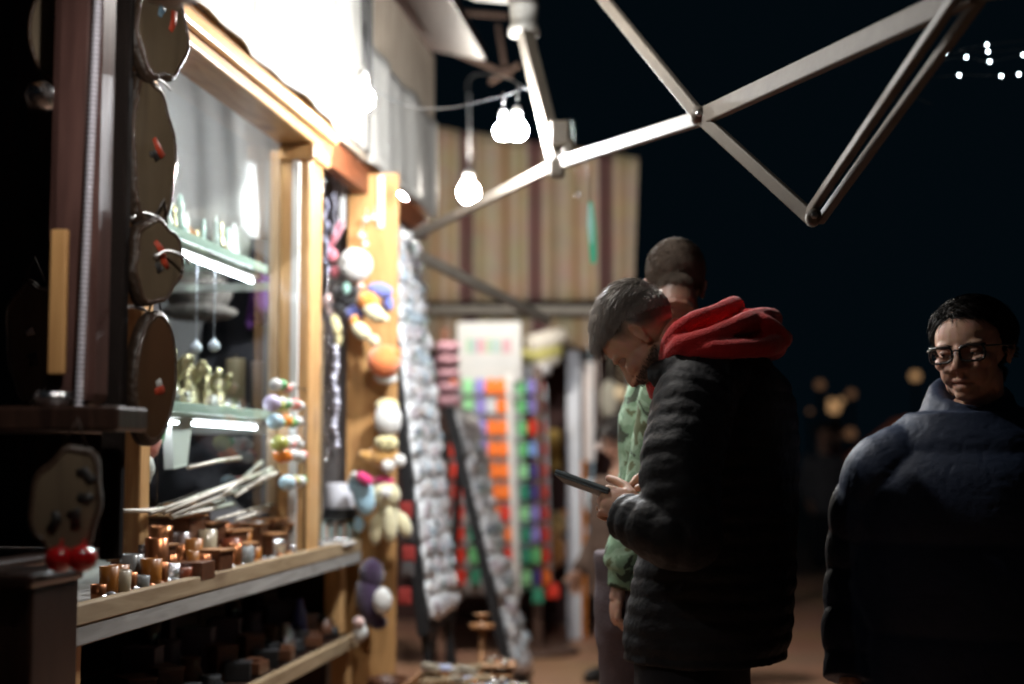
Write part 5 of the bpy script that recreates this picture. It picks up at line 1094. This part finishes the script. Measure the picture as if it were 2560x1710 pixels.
# ---------------- man in the black puffer jacket, head bowed over his phone
def man_phone():
    ye = D(160); f = V(math.cos(ye), math.sin(ye), 0); lat = V(-math.sin(ye), math.cos(ye), 0)
    C = V(.03, 3.52, 0)
    t = thing('person', C, 'man in black quilted jacket and red hood bowing his head over a phone', 'person')
    M = headmat(at(1612, 840, 3.46), D(163), D(57), D(-4))
    b_ = MB(); head_pieces(b_, M)
    nb = at(1725, 925, 3.5); hb = M @ V(-.03, 0, -.12)
    b_.tube([M @ V(-.018,0,-.06), hb, nb], [.060, .056, .062], 18)
    b_.tube([nb, V(C.x, C.y, 1.36), V(C.x, C.y, 1.12), V(C.x, C.y, .92)], [.075, .12, .115, .12], 20)
    SL = at(1722, 985, 3.31); EL = at(1712, 1335, 3.17); WL = at(1594, 1266, 3.27)
    SR = at(1840, 985, 3.70); ER = at(1760, 1330, 3.72); WR = at(1672, 1195, 3.43)
    b_.tube([V(C.x,C.y,1.40), SL, EL, at(1600,1300,3.20), WL], [.07, .055, .045, .034, .028], 14); b_.tube([V(C.x,C.y,1.40), SR, ER, WR], [.07, .055, .045, .030], 14)
    # left hand holds the phone from below; right hand taps
    add_hand(b_, WL, V(-.92,.22,.16), V(.0,-.90,.40), 1, ((58,58,40),(62,60,40),(64,62,42),(66,62,42)), (.62,.62,-.35), .62, .95, .0)
    add_hand(b_, WR+V(0,0,-.006), V(-.92,-.18,.04), V(-.1,.25,.95), -1, ((48,24,14),(60,65,45),(64,70,45),(66,70,45)), (.6,.7,-.4), .25, .88, .02)
    for s in (-1, 1):
        h = C+lat*(.10*s)-V(.08,0,0); b_.tube([V(h.x,h.y,.93), V(h.x,h.y,.5), V(h.x,h.y,.09)], [.075,.052,.042], 14)
    def tint(x, y, z, blend, a):
        beard = np.clip((-.038-z)/.02, 0, 1)*np.clip((x+.012)/.012, 0, 1)*(1-np.exp(-(y/.024)**2-((z+.074)/.010)**2)*(x > .06))*(z > -.14)
        must = np.exp(-(y/.030)**2-((z+.057)/.007)**2)*(x > .06)
        blend(.85*beard*(np.abs(y) < .09), (.035,.022,.016)); blend(.75*must, (.035,.022,.016))
        hl = z-np.interp(x, HX, HZ); blend(np.clip((hl+.004)/.050, 0, .93)*(np.abs(y) < .078), (.055,.045,.038))
    o, wd, no, P, near, faces = body_obj(b_, t, M, (.66, .385, .265), tint)
    HZ1 = [-.02,-.01,.015,.035,.045,.048,.052,.060,.070,.080,.087]
    hm1 = lambda P: P[:,2]-np.interp(P[:,0], HX, HZ1)
    mh = hair_mat('brown_hair', (.36, .325, .295), .42, .6)
    top = lambda P: np.clip((P[:,2]-.045)/.04, 0, 1)
    comb = lambda P: np.stack([.95+0*P[:,0], .35*P[:,1]/.08+.15, -.25-.6*np.clip((P[:,0]-.05)/.05, 0, 1)], 1)
    thick = lambda P, hl: .0008+.014*top(P)*np.clip(hl/.03, 0, 1)
    hair_obj(t, M, wd, no, P, near, faces, mh, thick, comb, lambda P, hl: .008+.042*top(P)*np.clip(hl/.015, .3, 1), 24000, .0007, .12, mask=hm1)
    bm_ = lambda P: np.where((P[:,2] < -.045) & (P[:,0] > .0) & (P[:,2] > -.125) & ~((np.abs(P[:,1]) < .022) & (np.abs(P[:,2]+.074) < .012)), 1, -1)
    hair_obj(t, M, wd, no, P, near, faces, hair_mat('beard_hair', (.03,.02,.015)), lambda P, hl: .001+0*hl, lambda P: np.stack([.3+0*P[:,0], 0*P[:,1], -1+0*P[:,2]], 1), lambda P, hl: .007+0*hl, 2600, .0007, .35, 'beard', bm_, 3, cap=False)
    eyes(t, M, 2); brow(t, M, mh)
    # jacket
    q = MB(); px0 = lambda px, Y=3.5: at(px, 1140, Y).x
    torso(q, [(.815, -.022, C.y, .215, .185), (.90, -.014, C.y, .222, .195), (1.05, .008, C.y, .220, .182), (1.20, .026, C.y, .222, .168), (1.34, .034, C.y, .232, .166), (1.43, .036, C.y, .225, .160), (1.50, .026, C.y, .180, .145), (1.545, .0, C.y, .125, .115)], ye, .044, .0065)
    sleeve(q, [at(1800, 945, 3.38), SL+V(.015,.01,-.02), at(1700, 1180, 3.21), EL+V(.0,0,.0), at(1640, 1322, 3.17), at(1560, 1288, 3.235)], [.085, .100, .092, .086, .076, .052], .042, .0075)
    sleeve(q, [at(1850, 945, 3.62), SR, ER, WR+V(.05,.02,-.03)], [.09, .10, .085, .055], .045, .008)
    # stand collar and sewn shoulder seam
    q.tube([at(1640, 940, 3.40), at(1700, 915, 3.34), at(1800, 905, 3.36), at(1890, 900, 3.48), at(1860, 905, 3.66), at(1740, 905, 3.68)], [.032,.036,.036,.036,.036,.034], 14)
    def seam(a):
        s = np.exp(-((a[:,0]-at(1822, 950, 3.3).x)/.004)**2)*(a[:,2] > 1.40)*(a[:,1] < 3.5); return .006*s
    cloth_obj('jacket', q, M_PUFF, t, .006, 1, .006, 11, .002, seam, .0012)
    q = MB(); cc = at(1672, 1065, 3.20); q.box(cc+V(-.012,-.003,.0), (.016,.006,.030), Matrix.Rotation(-.1,3,'Y')); q.build('badge', mat('grey_badge', (.20,.18,.18), .6), t, .002)
    # red hood: rim, sack and folds
    q = MB()
    q.tube(catmull([at(1668,905,3.40), at(1678,850,3.36), at(1725,808,3.37), at(1790,782,3.42), at(1838,764,3.52), at(1800,790,3.62), at(1720,820,3.62), at(1675,870,3.56), at(1668,905,3.46)], 6), .023, 12)
    q.ball(at(1830,842,3.5), (.135,.135,.042), 26, 16, Matrix.Rotation(.12,3,'Y')); q.ball(at(1915,858,3.5), (.052,.105,.042), 20, 14, Matrix.Rotation(.5,3,'Y'))
    q.tube(catmull([at(1672,900,3.375), at(1700,868,3.33), at(1780,842,3.32), at(1850,812,3.36), at(1900,798,3.44), at(1930,800,3.55)], 6), [.024]*6+[.026]*12+[.028]*13, 12)
    q.tube(catmull([at(1690,898,3.36), at(1760,876,3.31), at(1840,872,3.31), at(1920,868,3.36), at(1956,846,3.46), at(1950,850,3.58)], 6), .024, 12)
    q.tube(catmull([at(1855,790,3.50), at(1900,800,3.40), at(1945,828,3.40), at(1962,862,3.42)], 6), .020, 12)
    cloth_obj('hood', q, M_RED, t, .0055, 3, .004, 13, .0015)
    # inner hoodie at the throat
    q = MB(); q.tube(catmull([at(1655,900,3.42), at(1640,945,3.45), at(1650,985,3.5)], 4), .03, 12); cloth_obj('hoodie_front', q, M_RED, t, .007, 1)
    fp = lambda s: (C+lat*(.10*s)-V(.08,0,0))
    trousers(t, (C.x-.085, C.y), ([fp(1).xy, fp(-1).xy], [fp(1).xy, fp(-1).xy]), M_JEAN, .90, .100, .085, .07, (.165,.13), ye)
    for s in (1, -1): shoe(t, fp(s), ye, M_SHOE)
    # phone
    A_, B_ = at(1400, 1188, 3.36), at(1535, 1236, 3.31); d = (B_-A_).normalized(); wv = V(.05,.97,-.24); wv = (wv-d*wv.dot(d)).normalized(); n_ = d.cross(wv)
    ph = thing('mobile_phone', (A_+B_)/2, 'dark mobile phone held level in front of the black jacket', 'phone')
    R = Matrix((d, wv, n_)).transposed()
    q = MB(); q.box((A_+B_)/2, ((B_-A_).length, .072, .010), R); q.build('body', mat('phone_shell', (.10,.13,.14), .3, coat=.6), ph, .003)
    up_ = n_ if n_.z > 0 else -n_
    q = MB(); q.box((A_+B_)/2+up_*.0052, ((B_-A_).length*.95, .066, .0012), R); q.build('screen', mat('dark_screen', (.008,.009,.01), .06, coat=1), ph)
    q = MB(); q.box((A_+B_)/2-up_*.0075, ((B_-A_).length*.985, .071, .005), R); q.build('case', mat('grey_case', (.07,.09,.10), .45), ph, .002)
man_phone()

# ---------------- man in the camouflage jacket behind him
def man_camo():
    ye = D(75); f = V(math.cos(ye), math.sin(ye), 0); lat = V(-math.sin(ye), math.cos(ye), 0); Y = 4.02
    C = V(at(1672, 1140, Y).x, Y, 0)
    t = thing('person', C, 'short haired man in green camouflage jacket standing behind the man in black', 'person')
    M = headmat(at(1688, 722, Y-.02), D(96), D(38), D(3))
    b_ = MB(); head_pieces(b_, M)
    nb = at(1672, 900, Y); b_.tube(catmull([M @ V(-.01,0,-.04), M @ V(-.03,0,-.11), nb], 6), [.060,.059,.058,.057,.056,.056,.056,.057,.058,.06,.063,.066,.07], 24)
    b_.ball(M @ V(-.045,0,-.055), (.05,.052,.05), 18, 12)
    b_.tube([nb, V(C.x,Y,1.40), V(C.x,Y,1.15), V(C.x,Y,.95)], [.08,.12,.115,.12], 20)
    SR = at(1668, 985, Y-.16); ER = at(1606, 1270, Y-.10); WR = at(1546, 1462, Y-.12)
    SL = at(1765, 985, Y+.05); EL = at(1810, 1270, Y+.02); WL = at(1815, 1450, Y+.04)
    b_.tube([V(C.x,Y,1.42), SR, ER, WR], [.07,.055,.045,.029], 14); b_.tube([V(C.x,Y,1.42), SL, EL, WL], [.07,.055,.045,.029], 14)
    add_hand(b_, WR+V(0,0,-.005), V(-.12,-.02,-1), V(-.95,-.30,.1), 1, ((30,45,35),(38,55,40),(45,60,45),(50,62,45)), (.35,.9,-.35), .25, .98)
    add_hand(b_, WL, V(.1,-.02,-1), V(.95,-.3,.1), -1, ((30,45,35),(38,55,40),(45,60,45),(50,62,45)), (.35,.9,-.35), .25, .98)
    for s in (-1, 1):
        h = C+lat*(.09*s); b_.tube([V(h.x,h.y,.95), V(h.x,h.y,.5), V(h.x,h.y,.09)], [.085,.055,.042], 14)
    def tint(x, y, z, blend, a):
        hl = z-np.interp(x, HX, HZ); blend(.95*np.clip((hl+.05)/.06, 0, 1)*(np.abs(y) < .08), (.06,.043,.033))
        blend(.45*np.clip((-.05-z)/.02, 0, 1)*(x > 0), (.06,.035,.025))
    o, wd, no, P, near, faces = body_obj(b_, t, M, (.27, .13, .088), tint, voxel=.0036, lit_handskin=(.55,.33,.24))  # head and neck skin darkened for shade falling there; hands keep the lit tone
    mh = hair_mat('chestnut_hair', (.11, .085, .067), .7, .15); top = lambda P: np.clip((P[:,2]-.04)/.04, 0, 1)
    hair_obj(t, M, wd, no, P, near, faces, mh, lambda P, hl: .001+.003*np.clip(hl/.03,0,1)+.010*top(P)*np.clip(hl/.02,0,1)+.012*np.clip((P[:,0]-.04)/.05,0,1)*top(P), lambda P: np.stack([.6+0*P[:,0], .1*P[:,1], .1-.6*np.clip((.03-P[:,2])/.05,0,1)], 1), lambda P, hl: .008+.012*top(P), 26000, .0006, .38, seed=5, droop=.25)
    eyes(t, M, 1); brow(t, M, mh)
    q = MB(); torso(q, [(.985, C.x-.006, Y, .19, .16), (1.05, C.x+.008, Y, .175, .15), (1.2, C.x+.022, Y, .165, .14), (1.38, C.x+.026, Y, .165, .13), (1.47, C.x+.012, Y, .135, .11), (1.53, C.x, Y, .10, .09)], ye, 0)
    sleeve(q, [at(1690, 940, Y-.12), SR, ER, at(1552, 1425, Y-.115)], [.07,.075,.062,.052]); sleeve(q, [at(1740, 940, Y+.04), SL, EL, at(1814, 1420, Y+.04)], [.07,.075,.062,.052])
    q.tube([at(1562, 1432, Y-.115), at(1556, 1470, Y-.118)], [.047,.043], 24)
    q.tube(catmull([at(1625, 930, Y-.09), at(1700, 922, Y-.10), at(1760, 928, Y+.0), at(1700, 905, Y+.1), at(1630, 915, Y+.06)], 5), .035, 12)
    cloth_obj('jacket', q, M_CAMO, t, .007, 1, .010, 9, .003, None, .002)
    fp = lambda s: (C+lat*(.10*s)+f*(-.04))
    trousers(t, (C.x-.02, Y), ([fp(1).xy, fp(-1).xy], [fp(1).xy, (fp(-1)-f*.06).xy]), M_MAUVE, 1.04, .105, .085, .07, (.19,.155), ye)
    shoe(t, fp(1), ye, M_SHOE); shoe(t, fp(-1)-f*.06, ye, M_SHOE)
man_camo()

# ---------------- woman with glasses in the navy puffer jacket
def woman():
    ye = D(249); f = V(math.cos(ye), math.sin(ye), 0); lat = V(-math.sin(ye), math.cos(ye), 0); Y = 3.68
    C = V(at(2390, 1140, Y).x, Y, 0)
    t = thing('person', C, 'person in dark navy puffer jacket with black rimmed glasses and short dark hair', 'person')
    M = headmat(at(2432, 880, Y-.03), D(239), D(4), D(3)) @ Matrix.Diagonal((1.02, 1.15, 1.0, 1))
    b_ = MB(); head_pieces(b_, M, True, True)
    nb = at(2425, 1040, Y); b_.tube([M @ V(-.02,0,-.07), M @ V(-.03,0,-.12), nb], [.056,.052,.06], 18)
    b_.tube([nb, V(C.x,Y,1.30), V(C.x,Y,1.1), V(C.x,Y,.88)], [.075,.11,.105,.12], 20)
    SR = at(2230, 1158, Y-.02); ER = at(2148, 1425, Y+.05); WR = at(2125, 1715, Y-.06)
    SL = at(2610, 1120, Y-.0); EL = at(2680, 1420, Y+.04); WL = at(2690, 1700, Y-.08)
    b_.tube([V(C.x,Y,1.28), SR, ER, WR], [.07,.05,.042,.027], 14); b_.tube([V(C.x,Y,1.28), SL, EL, WL], [.07,.05,.042,.027], 14)
    add_hand(b_, WR, V(.02,-.1,-1), V(-.95,-.1,.1), -1, ((25,35,25),(30,40,30),(34,42,30),(38,45,30)), (.35,.9,-.3), .2, .9)
    add_hand(b_, WL, V(-.02,-.1,-1), V(.95,-.1,.1), 1, ((25,35,25),(30,40,30),(34,42,30),(38,45,30)), (.35,.9,-.3), .2, .9)
    for s in (-1, 1):
        h = C+lat*(.085*s); b_.tube([V(h.x,h.y,.92), V(h.x,h.y,.48), V(h.x,h.y,.09)], [.085,.055,.04], 14)
    HZw = [-.085,-.08,-.07,-.045,.0,.0,.045,.068,.080,.088,.095]
    hm = lambda P: P[:,2]-np.interp(P[:,0], HX, HZw)
    o, wd, no, P, near, faces = body_obj(b_, t, M, (.62, .37, .27), None, True, lips=(.42,.13,.11), smooth=7)
    mh = hair_mat('black_hair', (.012, .010, .0095), .5, .2); top = lambda P: np.clip((P[:,2]-.02)/.06, 0, 1)
    hair_obj(t, M, wd, no, P, near, faces, mh, lambda P, hl: (.005+.012*top(P))*np.clip(hl/.025, .15, 1), lambda P: np.stack([-.3+.1*P[:,0]/.1, .9*np.sign(P[:,1]+.02)*np.clip(np.abs(P[:,1]+.02)/.05,0.2,1), -.5+.3*top(P)], 1), lambda P, hl: .018+.018*top(P), 20000, .0008, .30, mask=hm, seed=9, droop=.25)
    eyes(t, M, 1.5, -1); brow(t, M, mh, .0032)
    # glasses
    g = MB(); frame = []
    for s in (-1, 1):
        pts = []
        for k in range(20):
            a = 2*math.pi*k/20; cx, cz = math.cos(a), math.sin(a); yy = s*.034+.026*math.copysign(abs(cx)**.6, cx); zz = -.004+.0195*math.copysign(abs(cz)**.6, cz)
            pts.append(M @ V(.1075-.55*(abs(yy)-.01)**2*8*.6, yy, zz))
        pts.append(pts[0]); pts.append(pts[1]); g.tube(pts, .0031, 8)
        g.tube([M @ V(.094, s*.061, .010), M @ V(.06, s*.080, .010), M @ V(.0, s*.087, .008), M @ V(-.02, s*.086, -.008)], [.0026,.0024,.0022,.0022], 8)
        g.tube([M @ V(.1045, s*.010, .013), M @ V(.094, s*.061, .0145)], .0040, 8)
    g.tube([M @ V(.107, -.010, .002), M @ V(.112, 0, .006), M @ V(.107, .010, .002)], .0022, 8)
    gl = g.build('glasses', mat('black_acetate', (.010,.010,.011), .22, coat=.7), t)
    for s in (-1, 1):
        q = MB(); n = 20; ring = []
        for k in range(n):
            a = 2*math.pi*k/n; cx, cz = math.cos(a), math.sin(a); yy = s*.034+.025*math.copysign(abs(cx)**.6, cx); zz = -.004+.0185*math.copysign(abs(cz)**.6, cz)
            ring.append(M @ V(.1075-.55*(abs(yy)-.01)**2*8*.6, yy, zz))
        q.add(ring, [list(range(n))]); lo_ = q.build('lens', paneglass('lens_glass', (.97,.97,.97)), gl); sd_ = lo_.modifiers.new('s','SOLIDIFY'); sd_.thickness = .0012
    # jacket: big soft baffles
    q = MB(); torso(q, [(.73, C.x-.01, Y, .245, .19), (.85, C.x-.006, Y, .262, .205), (1.0, C.x, Y, .262, .205), (1.15, C.x, Y, .262, .20), (1.25, C.x+.004, Y, .258, .185), (1.32, C.x+.008, Y, .235, .16), (1.37, C.x+.015, Y, .19, .135), (1.41, C.x+.02, Y, .12, .11)], ye, .218, .020)
    sleeve(q, [at(2335, 1138, Y), SR, at(2172, 1270, Y+.02), ER, at(2128, 1580, Y-.01), at(2122, 1700, Y-.05)], [.070, .098, .094, .086, .078, .062], .105, .010)
    sleeve(q, [at(2530, 1080, Y), SL, at(2660, 1260, Y+.02), EL, at(2690, 1570, Y-.01), at(2690, 1685, Y-.05)], [.085, .098, .094, .086, .078, .062], .105, .014)
    ring = [at(2428, 1024, Y)+V(.082*math.cos(a), .085*math.sin(a), .045*math.sin(a)-.012) for a in np.linspace(0, 2*math.pi, 20)]
    q.tube(ring, .042, 14, caps=False); ring2 = [p+V(0,.004,.036) for p in ring]; q.tube(ring2, .029, 14, caps=False)
    cloth_obj('jacket', q, M_NAVY, t, .006, 3, .007, 6, .0012, None, .0014)
    fp = lambda s: (C+lat*(.09*s))
    trousers(t, (C.x, Y), ([fp(1).xy, fp(-1).xy], [(fp(1)+f*.10).xy, (fp(-1)-f*.06).xy]), M_JEAN, .88, .105, .08, .06, (.185,.14), ye)
    shoe(t, fp(1)+f*.10, ye, M_SHOE); shoe(t, fp(-1)-f*.06, ye, M_SHOE)
woman()

# ---------------- small figures farther down the market
def far_person(px, py, Y, yaw, label, coat, leg, hairc, skin=(.45,.26,.18), pitch=.2, hlen=.0):
    hc = at(px, py, Y); C = V(hc.x, Y, 0); H = hc.z; f = V(math.cos(yaw), math.sin(yaw), 0); lat = V(-f.y, f.x, 0)
    t = thing('person', C, label, 'person'); M = headmat(hc, yaw, pitch)
    b_ = MB(); head_pieces(b_, M); sh = H-.30
    b_.tube([M @ V(-.02,0,-.07), V(C.x,Y,sh+.06), V(C.x,Y,sh-.2), V(C.x,Y,sh-.5)], [.055,.06,.12,.12], 16)
    arms = []
    for s in (-1, 1):
        S_ = C+lat*(.19*s)+V(0,0,sh); E_ = C+lat*(.25*s)+V(0,0,sh-.28); W_ = C+lat*(.22*s)+f*.14+V(0,0,sh-.48); arms.append((S_, E_, W_))
        b_.tube([V(C.x,Y,sh), S_, E_, W_], [.07,.05,.042,.028], 12); add_hand(b_, W_, f*.4+V(0,0,-1), lat*s, s, ((25,35,25),)*4)
        h = C+lat*(.09*s); b_.tube([V(h.x,h.y,.8), V(h.x,h.y,.45), V(h.x,h.y,.09)], [.08,.055,.042], 12)
    o, wd, no, P, near, faces = body_obj(b_, t, M, skin, None, voxel=.006)
    hair_obj(t, M, wd, no, P, near, faces, hairc, lambda P, hl: .012+0*hl, lambda P: np.stack([-.4+0*P[:,0], .3*np.sign(P[:,1]), -1+0*P[:,2]], 1), lambda P, hl: .03+hlen+0*hl, 2500, .003, .2, seed=4, droop=.3)
    q = MB(); torso(q, [(sh-.62, C.x, Y, .21, .16), (sh-.3, C.x, Y, .20, .15), (sh-.02, C.x, Y, .21, .14), (sh+.07, C.x, Y, .11, .09)], yaw)
    for S_, E_, W_ in arms: sleeve(q, [S_, E_, W_], [.075,.065,.05])
    cloth_obj('coat', q, coat, t, .014, 2, .012, 8, .004)
    fp = lambda s: C+lat*(.09*s)
    trousers(t, (C.x, Y), ([fp(1).xy, fp(-1).xy], [fp(1).xy, fp(-1).xy]), leg, sh-.5, .10, .08, .06, (.17,.13), yaw)
    for s in (1, -1): shoe(t, fp(s), yaw, M_SHOE)
far_person(1546, 1095, 8.3, D(215), 'dark haired person in a brown coat half hidden by the camouflage jacket', mat('brown_wool', (.10,.065,.05), .95, var=.3), M_JEAN, hair_mat('dark_hair', (.018,.014,.013)), pitch=.5, hlen=.06)
far_person(2058, 1085, 17, D(-80), 'faint grey figure standing under the far lamps', mat('grey_wool', (.10,.10,.11), .9), M_JEAN, hair_mat('dark_hair', (.018,.014,.013)))
far_person(2092, 1078, 20, D(10), 'distant person in a red jacket walking away under the far lamps', mat('red_jacket', (.35,.05,.035), .7), mat('tan_trousers', (.18,.12,.10), .9), hair_mat('dark_hair', (.018,.014,.013)))
